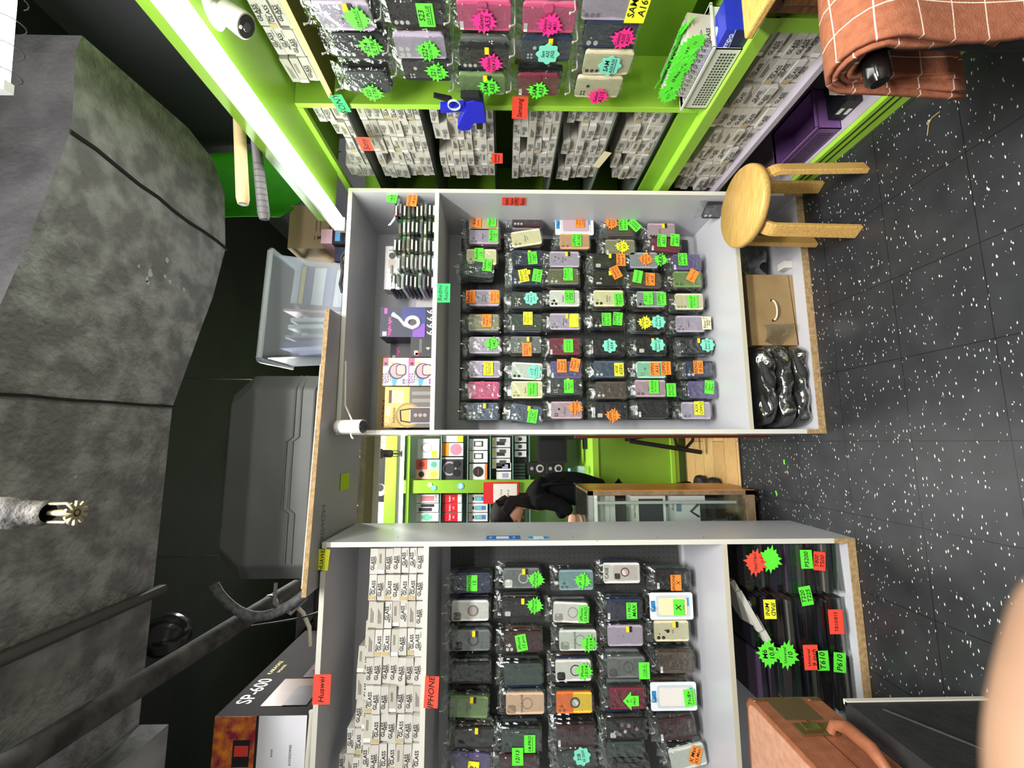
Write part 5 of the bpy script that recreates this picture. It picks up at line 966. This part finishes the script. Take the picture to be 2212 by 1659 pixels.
# things above the green header
for i, (y0, y1, c) in enumerate(((941, 948, (214, 206, 186)), (949, 955, (176, 130, 110)), (956, 962, (200, 184, 140)), (963, 969, (226, 220, 210)), (970, 984, (196, 166, 116)))):
    a, b = at(842, y1, Y=3.7), at(812, y0, Y=3.7); mb = MB(); mb.box((a.x, 3.7, 2.472), (b.x, 3.95, b.z-.01*i), M(c, .7)); o = mb.build('paper_folder'); tag(o, f"{ORD[i+1]} upright folder from the rack edge on the green header", 'folder', 'folders on the green header')
a, b = at(843, 1082, Y=3.7), at(812, 988, Y=3.7); carton('headset_box', 'black box printed with a grey headset on the green header', (a.x, 3.7, 2.472), (b.x, 3.95, b.z), M((26, 24, 28), .4), [('c', (150, 148, 170), -.25, .45, .05), ('c', (30, 26, 30), -.2, .5, .03, None, .001), ('r', (120, 40, 60), .0, .7, .25, .74), ('r', (190, 190, 190), -.35, .1, -.25, .2)])
a, b = at(843, 1128, Y=3.7), at(812, 1085, Y=3.7); carton('grey_box', 'plain grey box beside the headset box on the green header', (a.x-.2, 3.7, 2.472), (b.x, 3.95, b.z), M((190, 188, 184), .6), [('r', (150, 150, 148), .1, .05, .16, .2), ('r', (150, 150, 148), .3, .05, .36, .2)])
# black chair by the counter
t = thing('folding_chair', 'black folding chair with pale seat cushion behind the middle rack edge', 'chair', (.14, 3.2, 0)); mb = MB(); A = lambda px, py, Y: at(px, py, Y=Y)-Vector((.14, 3.2, 0))
mb.tube([A(1350, 930, 3.1), A(1362, 953, 3.1), A(1515, 977, 3.1)], .016, BLACK, 8); mb.tube([A(1515, 920, 3.3), A(1350, 950, 3.35)], .014, BLACK, 8); mb.build('frame', t)
mb = MB(); mb.tube([A(1455, 938, 3.2), A(1462, 962, 3.2), A(1482, 968, 3.2), A(1496, 952, 3.2), A(1500, 925, 3.2)], .012, BLACK, 8); mb.build('footrest', t)
mb = MB(); c = A(1355, 938, 3.2); mb.prism(rrect(.42, .06, .025, 4, c.x+.19, c.z), -.18, .2, M((196, 198, 206), .6)); modify(mb.build('seat', t), .008); mb = MB(); mb.grid(lambda u, v: (c.x+.02+.22*u, -.22+.02*math.sin(5*u), c.z-.03-.16*v*(1-.5*u)), 6, 4, M((226, 214, 214), .7)); modify(mb.build('draped_paper', t), solid=.002)
# red edged board along the rack's rear
mb = MB(); a = at(1270, 939, Y=2.39); mb.box((.02, 2.38, .0), (.036, 2.40, 1.08), M((110, 42, 24), .5)); o = mb.build('red_board'); tag(o, 'narrow red brown board edge behind the middle rack', 'board')
# glass display counter
gc = thing('glass_display_counter', 'glass fronted display counter with orange wooden end panel in the gap', 'display counter', (-.8, 2.6, 0)); OAK = noisy('orange_veneer', (190, 112, 50), (214, 134, 66), scale=8, rough=.35, stretch=(1, 1, .2)); RAW = noisy('worn_frame', (112, 94, 70), (140, 118, 88), scale=20, rough=.7)
def cpart(nm, bxs):
    mb = MB()
    for a, b, m in bxs: mb.box(a, b, m)
    return part(mb, nm, gc)
X1, YF, YR, ZB, ZT = -.270, 2.44, 2.84, .06, 1.005
cpart('end_panel', [((X1-.018, YF+.02, ZB), (X1, YR, ZT), OAK), ((X1-.003, YF-.001, ZB), (X1, YF+.02, ZT), OAK)]); cpart('frame', [((X1-.028, YF, ZB), (X1-.002, YF+.02, ZT), RAW), ((-1.5, YF, ZB), (X1, YF+.03, ZB+.05), RAW), ((-1.5, YF, ZT-.03), (X1, YF+.02, ZT), M((150, 148, 142), .4))]); cpart('top_glass', [((-1.5, YF-.005, ZT), (X1+.004, YR, ZT+.012), GLASS), ((X1-.001, YF-.006, ZT), (X1+.005, YR, ZT+.0125), M((60, 90, 80), .2))])
cpart('front_glass', [((-1.5, YF+.006, ZB+.05), (X1-.045, YF+.011, ZT-.03), GLASS)]); cpart('floor_panel', [((-1.5, YF+.02, ZB), (X1-.018, YR, ZB+.02), RAW)]); cpart('rear_panel', [((-1.5, YR-.012, ZB), (X1-.018, YR, ZT), M((90, 84, 76), .6))]); cpart('inner_rail', [((X1-.08, YF+.03, ZB+.09), (X1-.065, YF+.045, ZT-.06), M((190, 190, 186), .3))])
for q in (.22, .5, .74): cpart('glass_shelf', [((-1.5, YF+.03, ZB+q*.95), (X1-.1, YR-.02, ZB+q*.95+.006), GLASS)])
mb = MB(); mb.lathe([(0, -.014), (.03, -.014), (.03, .014), (0, .014)], BLACK, 14, Tm(X1-.06, YF+.06, .03, 0, 0, PI/2)); mb.box((X1-.08, YF+.045, .03), (X1-.04, YF+.075, .062), STEEL); part(mb, 'castor', gc)
def inc(lab, px0, px1, col, pr, nm='gadget_box', Y=2.52):
    a, b = at(px1, 1130, Y=Y), at(px0, 1071, Y=Y); return carton(nm, lab, (a.x-.14, Y, a.z), (b.x, Y+.1, b.z), M(col, .5), pr)
inc('white box printed with a dark tablet inside the glass counter', 1362, 1440, (222, 220, 210), [('r', (44, 46, 48), -.3, .08, .44, .78), ('t', 'Budget Tablets', .012, (60, 60, 60), .2, .9)])
inc('white box printed with a black camera mount inside the glass counter', 1446, 1526, (218, 216, 216), [('r', (44, 44, 48), .0, .0, .4, .16), ('l', (50, 50, 54), [(.1, .2), (.2, .42), (.34, .2)], .007), ('r', (110, 130, 150), .2, .68, .36, .82), ('t', 'Anova', .018, (70, 70, 76), .3, .92)])
t = thing('wrapped_gadget', 'dark item in a clear bag at the bottom of the glass counter', 'gadget', (-.52, 2.6, .075)); mb = MB(); lumpy(mb, .16, .14, .2, M((36, 38, 38), .5), 5); mb.build('body', t); mb = MB(); lumpy(mb, .22, .18, .23, FOIL, 6); mb.build('clear_bag', t)
inc('stack of pale papers in the upper part of the glass counter', 1290, 1330, (206, 206, 200), [('r', (180, 180, 172), -.5, .3, .5, .34), ('r', (180, 180, 172), -.5, .6, .5, .64)], nm='paper_stack', Y=2.55)
# ================================================================== THE PERSON BEHIND THE COUNTER
def skin(name, verts, edges, radii, root, mat, parent, sub=2):
    me = bpy.data.meshes.new(name); me.from_pydata([tuple(v) for v in verts], edges, []); o = bpy.data.objects.new(name, me); COL.objects.link(o); o.parent = parent
    o.modifiers.new('skin', 'SKIN'); m = o.modifiers.new('sub', 'SUBSURF'); m.levels = m.render_levels = sub; o.modifiers['skin'].use_smooth_shade = True
    for i, r in enumerate(radii): v = me.skin_vertices[0].data[i]; v.radius = r if isinstance(r, tuple) else (r, r); v.use_root = (i == root)
    me.materials.append(mat)
    return o
SKIN = noisy('skin', (206, 150, 122), (218, 164, 136), scale=20, rough=.5); HAIR = noisy('dark_hair', (10, 8, 8), (26, 20, 19), scale=30, rough=.5, stretch=(12, 12, 1), bump=.3, bscale=60, spec=.12); TOP = noisy('black_knit', (10, 10, 12), (18, 18, 20), scale=14, rough=.9, spec=.1)
PO = Vector((-.26, 2.85, 0)); wo = thing('person', 'person in black long sleeved top with long dark hair leaning over the glass counter', 'person', PO)
L_ = lambda *p: Vector(p)-PO
V = [L_(-.29, 2.95, .88), L_(-.30, 2.95, 1.04), L_(-.325, 2.94, 1.17), L_(-.365, 2.93, 1.275), L_(-.40, 2.92, 1.335),          # pelvis..neck
     L_(-.36, 2.80, 1.235), L_(-.40, 2.775, 1.09), L_(-.445, 2.74, .99+.04),                                                     # near shoulder, elbow
     L_(-.36, 3.06, 1.235), L_(-.41, 3.08, 1.09), L_(-.52, 3.0, 1.05),
     L_(-.33, 2.88, .80), L_(-.38, 2.87, .48), L_(-.33, 2.88, .10), L_(-.32, 3.0, .80), L_(-.38, 3.02, .48), L_(-.30, 3.02, .10)]
EDG = [(0,1),(1,2),(2,3),(3,4),(3,5),(5,6),(6,7),(3,8),(8,9),(9,10),(0,11),(11,12),(12,13),(0,14),(14,15),(15,16)]
skin('body', V, EDG, [(.13, .11), (.105, .125), (.10, .14), (.085, .10), .05, .065, .05, .042, .065, .05, .042, .085, .06, .045, .085, .06, .045], 0, TOP, wo)
V = [L_(-.445, 2.74, 1.03), L_(-.53, 2.70, 1.042), L_(-.575, 2.69, 1.045)]; o = skin('hand', V, [(0,1),(1,2)], [.028, (.024, .03), (.016, .036)], 0, SKIN, wo)
for k in range(4): a = L_(-.585, 2.665+.018*k, 1.045); skin('finger', [a, a+Vector((-.03, 0, .008)), a+Vector((-.055+.006*abs(k-1.5), 0, -.008))], [(0,1),(1,2)], [.009, .0085, .0065], 0, SKIN, wo, 1)
a = L_(-.55, 2.66, 1.045); skin('thumb', [a, a+Vector((-.02, -.024, .002)), a+Vector((-.045, -.03, -.006))], [(0,1),(1,2)], [.011, .01, .008], 0, SKIN, wo, 1)
for s in (2.84, 3.04): mb = MB(); lumpy(mb, .25, .09, .08, M((24, 22, 22), .5), int(s*10), amp=0); o = mb.build('shoe', wo, (-.09, s-PO.y, .003))
HC_ = L_(-.455, 2.90, 1.445); HM = Matrix.Translation(HC_) @ Matrix.Rotation(math.radians(16), 4, 'Z') @ Matrix.Rotation(math.radians(-38), 4, 'Y')   # head frame: face looks along local -x
def headfn(u, v):
    th, ph = 2*PI*u, PI*v; x, y, z = math.sin(ph)*math.cos(th), math.sin(ph)*math.sin(th), math.cos(ph)
    X, Y, Z = x*.095, y*.076, z*.118
    if x < 0 and z < 0: X *= 1-.14*(-z); Y *= 1-.28*(-z)
    if x < -.5 and abs(y) < .35: X -= .016*math.exp(-((z+.18)/.16)**2)*math.exp(-(y/.16)**2); X -= .005*math.exp(-((z+.5)/.1)**2)*math.exp(-(y/.25)**2); X += .006*math.exp(-((z-.02)/.1)**2)*math.exp(-((abs(y)-.28)/.1)**2)
    return (X, Y, Z)
mb = MB(); mb.grid(headfn, 40, 30, SKIN, True, HM); mb.tube([HM @ Vector((.02, 0, -.08)), L_(-.40, 2.92, 1.32)], .045, SKIN, 12)
for s in (-1, 1): mb.grid(lambda u, v: ((.012+.022*math.sin(PI*v)*math.cos(2*PI*u)), s*(.072+.008*math.sin(PI*v)*abs(math.sin(2*PI*u))), -.005+.03*math.cos(PI*v)), 10, 8, SKIN, True, HM)
mb.build('head', wo)
mb = MB()
for s in (-1, 1):
    mb.grid(lambda u, v: (-.086+.006*math.cos(PI*v), s*.03+.013*math.sin(PI*v)*math.cos(2*PI*u), .0+.004*math.sin(PI*v)*math.sin(2*PI*u)), 10, 6, M((40, 28, 26), .3), True, HM); mb.tube([(-.09, s*.046, .02), (-.098, s*.03, .027), (-.096, s*.014, .022)], .003, HAIR, 6, HM)
mb.build('eye_line', wo); mb = MB(); mb.tube([(-.09, -.022, -.058), (-.102, 0, -.054), (-.09, .022, -.058)], .0045, M((170, 90, 86), .4), 6, HM); mb.build('mouth', wo)
def hairfn(u, v):
    th, ph = 2*PI*u, PI*.62*v; x, y, z = math.sin(ph)*math.cos(th), math.sin(ph)*math.sin(th), math.cos(ph)
    cut = .6 if x < -.25 else 1; k = 1.11+.02*math.sin(22*th)
    ph2 = ph*(cut+(1-cut)*.35); x, y, z = math.sin(ph2)*math.cos(th), math.sin(ph2)*math.sin(th), math.cos(ph2)
    return (x*.098*k, y*.082*k, z*.122*k)
mb = MB(); mb.grid(hairfn, 44, 14, HAIR, True, HM)
for i in range(26):
    yy = -.075+.006*i; s = HM @ Vector((.07+.03*math.cos((i-13)/9), yy, .03)); e1 = L_(-.37+.02*math.sin(i), 2.855+.0045*i+R.uniform(-.004, .004), 1.33); e2 = L_(-.285+R.uniform(-.02, .02), 2.83+.006*i, 1.21); e3 = L_(-.24+R.uniform(-.02, .02), 2.84+.005*i, 1.02+R.uniform(0, .06)); mb.tube([s, e1, e2, e3], [.016, .015, .012, .004], HAIR, 6)
for i in range(8):
    s = HM @ Vector((-.02+.006*i, -.082, .03)); mb.tube([s, HM @ Vector((.0+.008*i, -.09, -.06)), L_(-.43+.012*i, 2.82, 1.27-.004*i)], [.014, .013, .004], HAIR, 6)
mb.build('hair', wo)
mb = MB(); mb.tube([L_(-.43, 2.86, 1.30), L_(-.455, 2.875, 1.23), L_(-.44, 2.90, 1.20)], .004, M((226, 190, 120), .25, .8), 6); mb.build('necklace', wo); wo.location = PO+Vector((-.015, .10, 0))
# ================================================================== STOOL, SUITCASE, BLANKET IN THE AISLE
t = thing('round_stool', 'birch wood round stool with bent legs before the middle rack', 'stool', (1.02, 1.727, 0), -.40)
mb = MB(); SR = .172; mb.lathe([(0, .405), (SR-.01, .405), (SR, .412), (SR, .432), (SR-.006, .44), (0, .44)], PINE, 56); mb.build('seat', t)
for k in range(4):
    a = PI/2*k+.12+PI/4; mb = MB(); pr = [(.06, .398), (.115, .398)]+[(.115+.052*math.sin(q), .346+.052*math.cos(q)) for q in [PI/2*i/7 for i in range(1, 8)]]+[(.176, .0)]
    hw = .027; th = .011; vs = []; n = len(pr)
    for i, (r, z) in enumerate(pr):
        d = Vector(pr[min(i+1, n-1)])-Vector(pr[max(i-1, 0)]); d.normalize(); nx, nz = -d.y, d.x
        for s in (-1, 1):
            for q in (-1, 1): vs.append((r+nx*th*q, s*hw, z+nz*th*q if 0 < i < n-1 else z+nz*th*q))
    fs = []
    for i in range(n-1):
        o_ = 4*i; fs += [(o_, o_+1, o_+5, o_+4), (o_+3, o_+2, o_+6, o_+7), (o_+1, o_+3, o_+7, o_+5), (o_+2, o_, o_+4, o_+6)]
    fs += [(0, 2, 3, 1), (4*n-4, 4*n-3, 4*n-1, 4*n-2)]
    mb.add(vs, fs, PINE, Matrix.Rotation(a, 4, 'Z')); lg = mb.build('leg', t); modify(lg, .003, 2)
# suitcase lying on a black box
bb = thing('black_crate', 'black covered low box with pale edge strip under the orange suitcase', 'crate', (-1.02, 1.05, 0)); CLO = noisy('black_vinyl', (26, 26, 28), (38, 38, 40), scale=12, rough=.7, bump=.3)
mb = MB(); mb.box((-.23, -.35, 0), (.236, .344, .44), CLO); mb.build('body', bb); mb = MB(); mb.box((.226, .336, .0), (.240, .350, .44), M((206, 202, 190), .5)); mb.build('edge_strip', bb)
mb = MB(); mb.tube([(.237, .3, .36), (.238, .05, .2), (.237, -.3, .05)], .004, CLO, 6); mb.build('fold', bb)
ORL = noisy('tan_orange_leather', (178, 130, 104), (194, 146, 120), scale=40, rough=.5, bump=.12, bscale=160); BRS = M((128, 108, 70), .3, .7); ORD2 = noisy('brown_leather_side', (136, 80, 54), (152, 94, 66), scale=30, rough=.45, bump=.1)
c0 = at(1612, 1497, Z=.665); c1 = at(1765, 1659, Z=.665); ex = Vector((c1.x-c0.x, c1.y-c0.y, 0)).normalized()
t = thing('suitcase', 'orange brown leather suitcase with brass fittings lying before the left rack', 'suitcase', (c0.x, c0.y, .443), math.atan2(ex.y, ex.x))
LN, WD, HT = .62, .42, .222     # local x runs along the handle side towards the camera, body on local -y
mb = MB(); mb.prism(rrect(LN, WD, .035, 5, LN/2, -WD/2), 0, HT, ORD2, ax='z', smooth=False); body = modify(mb.build('body', t), .012, 3)
mb = MB(); mb.prism(rrect(LN-.03, WD-.03, .03, 5, LN/2, -WD/2), HT, HT+.004, ORL, ax='z'); modify(mb.build('lid_panel', t), .003)
mb = MB(); mb.box((.01, -.0005, HT*.52), (LN-.01, .0012, HT*.535), M((90, 50, 30), .6)); mb.build('seam', t)
for x in (0, LN): 
    mb = MB(); s = 1 if x == 0 else -1; mb.grid(lambda u, v: (x+s*(-.002+.05*(1-math.cos(u*PI/2))*1.0), .002-.05*(1-math.sin(u*PI/2)), HT-.045+.048*v), 6, 4, BRS); mb.grid(lambda u, v: (x+s*(-.002+.05*(1-math.cos(u*PI/2))), .002-.05*(1-math.sin(u*PI/2)), .045*v-.002), 6, 4, BRS); modify(mb.build('corner_guard', t), solid=.002)
for x in (.16, .40):
    mb = MB(); mb.box((x, 0, HT*.3), (x+.05, .006, HT*.8), BRS); mb.box((x+.01, .005, HT*.5), (x+.04, .014, HT*.72), M((160, 140, 96), .2, .9)); modify(mb.build('latch', t), .002)
mb = MB(); mb.box((.035, .0, HT*.3), (.14, .003, HT*.82), M((110, 92, 66), .4, .5)); mb.build('brass_plate', t)
mb = MB(); mb.tube([(.2, .004, HT*.4), (.205, .028, HT*.36), (.25, .045, HT*.34), (.33, .045, HT*.34), (.375, .028, HT*.36), (.38, .004, HT*.4)], [.012, .014, .018, .018, .014, .012], ORD2, 12); mb.build('handle', t)
# blanket over the arm of a black chair at the near right
CHX, CHY, CHZ = .80, .84, .655
ch = thing('folding_armchair', 'black framed chair with rounded arm end under the terracotta blanket', 'chair', (1.2, .9, 0)); mb = MB(); off = Vector((1.2, .9, 0))
mb.tube([Vector((CHX-.012, CHY-.01, CHZ-.012))-off, Vector((CHX, CHY-.01, CHZ-.01))-off, Vector((1.16, CHY+.02, CHZ-.01))-off], [.017, .025, .025], M((20, 17, 16), .15), 16); mb.build('arm', ch)
mb = MB(); a = at(2000, 95, Y=.80); mb.tube([Vector((a.x, .80, CHZ-.02))-off, Vector((a.x+.005, .80, 0))-off], .013, BLACK, 10); mb.tube([Vector((1.14, .82, CHZ))-off, Vector((1.14, .82, 0))-off], .013, BLACK, 10); mb.tube([Vector((1.15, .95, .43))-off, Vector((1.15, .95, 0))-off], .013, BLACK, 10); mb.build('leg', ch)
mb = MB(); mb.box((-.10, -.1, .40), (-.03, .14, .43), M((40, 30, 24), .6)); mb.build('seat', ch)
def plaid():
    m = noisy('terracotta_wool', (136, 78, 52), (152, 92, 64), scale=60, rough=.9, bump=.3, bscale=300); nt, b, N, L = nodes(m)
    uv = N('ShaderNodeUVMap'); sp = N('ShaderNodeSeparateXYZ'); L(uv.outputs[0], sp.inputs[0]); ds = []
    for k, pz in ((0, .075), (1, .075)):
        mo = N('ShaderNodeMath'); mo.operation = 'PINGPONG'; mo.inputs[1].default_value = pz/2; L(sp.outputs[k], mo.inputs[0]); lt = N('ShaderNodeMath'); lt.operation = 'LESS_THAN'; lt.inputs[1].default_value = .0013; L(mo.outputs[0], lt.inputs[0]); ds.append(lt)
    mx = N('ShaderNodeMath'); mx.operation = 'MAXIMUM'; L(ds[0].outputs[0], mx.inputs[0]); L(ds[1].outputs[0], mx.inputs[1])
    src = b.inputs['Base Color'].links[0].from_socket; mc = N('ShaderNodeMix'); mc.data_type = 'RGBA'; mc.inputs[7].default_value = lin((226, 206, 190)); L(mx.outputs[0], mc.inputs[0]); L(src, mc.inputs[6]); L(mc.outputs[2], b.inputs['Base Color'])
    return m
PLAID = plaid()
bl = thing('blanket', 'terracotta wool blanket with thin white check folded over the chair arm', 'blanket', (1.1, .84, .3))
def ublanket(nm, r, zf, zb, x0, x1, seed, th=.011):
    rr = random.Random(seed); prof = []; n = 26
    for i in range(9): t_ = i/8; prof.append((CHY-.012-r-.012*math.sin(3*t_+seed), zf+(CHZ-zf)*t_))
    for i in range(1, 9): a = PI-PI*i/9; prof.append((CHY-.012+r*math.cos(a), CHZ+r*math.sin(a)))
    for i in range(9): t_ = i/8; prof.append((CHY-.012+r+.01*math.sin(2.5*t_+seed), CHZ-(CHZ-zb)*t_))
    S = [0]
    for p, q in zip(prof[:-1], prof[1:]): S.append(S[-1]+math.dist(p, q))
    nx = 24; vs = []; uvs = []
    for i in range(nx+1):
        x = x0+(x1-x0)*i/nx
        for k, (y, z) in enumerate(prof):
            w = .006*math.sin(9*(x-x0)+seed+k*.2); e = .012*math.sin(k*.33+seed)*(1 if i == 0 else 0)
            vs.append((x+e-1.1, y+w*(1 if k < 9 else -.3)-.84, z+.003*math.sin(20*x+k)-.3)); uvs.append((x, S[k]+seed*.01))
    m = len(prof); fs = [(i*m+k, i*m+k+1, (i+1)*m+k+1, (i+1)*m+k) for i in range(nx) for k in range(m-1)]
    me = bpy.data.meshes.new(nm); me.from_pydata(vs, [], fs); me.materials.append(PLAID); u = me.uv_layers.new(name='UVMap')
    for lp in me.loops: u.data[lp.index].uv = uvs[lp.vertex_index]
    for p in me.polygons: p.use_smooth = True
    o = bpy.data.objects.new(nm, me); COL.objects.link(o); o.parent = bl; modify(o, solid=th)
    return o
for i in range(4): ublanket('folded_layer', .040+.0135*i, .36+.02*(3-i), .42-.015*i, .845+.006*(i % 2)-.02*i*.4, 1.15, i)
# light wooden rail near the chair
mb = MB(); a, b = at(2128, 82, Z=.16), at(2212, 12, Z=.16); d = (b-a); mb.tube([a, b+d*1.5], .016, PINE, 4); mb.tube([a+Vector((.02, -.03, 0)), b+d*1.5+Vector((.02, -.03, 0))], .005, M((220, 216, 204), .5), 6); mb.tube([a+Vector((.0, 0, 0)), a+Vector((.02, .0, -.16))], .014, PINE, 4); e = b+d*1.5; mb.tube([e, e-Vector((0, 0, .16))], .014, PINE, 4); o = mb.build('wooden_rail'); tag(o, 'light wooden rail on the floor below the blanket', 'rail')
# dust and scraps on the floor
mb = MB(); mb.tube([at(x, y, Z=.003) for x, y in ((2003, 293), (2006, 268), (2012, 255), (2030, 241))], .0014, M((196, 170, 110), .7), 5); o = mb.build('straw_scrap'); tag(o, 'thin straw coloured scrap on the black floor near the blanket', 'scrap')
for i, (x, y) in enumerate(((1694, 998), (1677, 1065))):
    p = at(x, y, Z=.002); mb = MB(); mb.box((-.012, -.005, 0), (.012, .005, .001), NOTE['g'], Tm(p.x, p.y, .0015, .4*i)); o = mb.build('paper_scrap'); tag(o, f"{['farther', 'nearer'][i]} of two tiny green scraps on the black floor by the glass counter", 'scrap')
# ================================================================== THE PHOTOGRAPHER'S HAND, one fingertip before the lens
D = .052
fp = lambda px, py, d=D: CAM+ray(px, py)*d
hd = thing('person', 'out of focus fingertip of a hand reaching in close to the lens', 'person', fp(2300, 2100))
ho = Vector(hd.location); tip, j1, j2, kn = fp(2415, 1230), fp(2318, 1640), fp(2380, 2350, .056), fp(2700, 3000, .062)
SK2 = noisy('finger_skin', (104, 78, 60), (114, 88, 68), scale=60, rough=.6)
wr = kn+Vector((-.09, -.07, -.02)); side = (kn-wr).cross(Vector((0, 0, 1))).normalized()
V = [wr, wr.lerp(kn, .5), kn]; skin('palm', [v-ho for v in V], [(0, 1), (1, 2)], [(.026, .03), (.018, .04), (.013, .04)], 0, SK2, hd)
def fing(nm, pts, r): return skin(nm, [p-ho for p in pts], [(i, i+1) for i in range(len(pts)-1)], r, 0, SK2, hd)
fing('finger', [kn, j2, j1, tip], [.0095, .009, .0085, .0078])
dn = Vector((0, -.02, -.006))
for k, ln in ((1, 1.05), (2, .98), (3, .8)):
    a = kn+dn*k*.9; fing('finger', [a, a+Vector((.02, .012, -.012))*ln, a+Vector((.03, .0, -.034))*ln, a+Vector((.012, -.008, -.04))*ln], [.0095, .009, .0085, .0075])
a = wr.lerp(kn, .4)+Vector((.0, .03, .0)); fing('thumb', [wr.lerp(kn, .3), a, a+Vector((.03, .012, -.02)), a+Vector((.05, .01, -.04))], [.014, .012, .0105, .009])
# ================================================================== LIGHTS, CAMERA
area('ceiling_lamp_front', (.1, -.25, 3.22), 1.5, .3, 135)
area('ceiling_lamp_rear', (.55, -1.5, 3.22), 1.2, .3, 105)
area('ceiling_lamp_counter', (-.10, 3.14, 3.20), .7, .3, 68)  # added unseen light, brightens the back room and the left rack's side panel
wd = bpy.data.worlds.new('room_air'); SC.world = wd; wd.use_nodes = True; wd.node_tree.nodes['Background'].inputs[0].default_value = (.5, .52, .55, 1); wd.node_tree.nodes['Background'].inputs[1].default_value = .05
cd = bpy.data.cameras.new('camera'); co = bpy.data.objects.new('camera', cd); COL.objects.link(co); SC.camera = co
# the phone was held on its side: the picture's long side runs along the vertical of the room
xa, ya, za = -UP, RT, -FW
co.matrix_world = Matrix(((xa.x, ya.x, za.x, 0), (xa.y, ya.y, za.y, 0), (xa.z, ya.z, za.z, CH), (0, 0, 0, 1)))
cd.sensor_fit = 'HORIZONTAL'; cd.sensor_width = 36; cd.lens = F*36/2212; cd.clip_start = .004; cd.clip_end = 30
cd.dof.use_dof = True; cd.dof.focus_distance = 2.0; cd.dof.aperture_fstop = cd.lens/1.9
SC.view_settings.view_transform = 'Standard'; SC.view_settings.look = 'None'; SC.view_settings.gamma = 1; SC.view_settings.exposure = .4
SC.cycles.use_denoising = True; SC.cycles.transparent_max_bounces = 14; SC.cycles.max_bounces = 6; SC.cycles.sample_clamp_indirect = 4
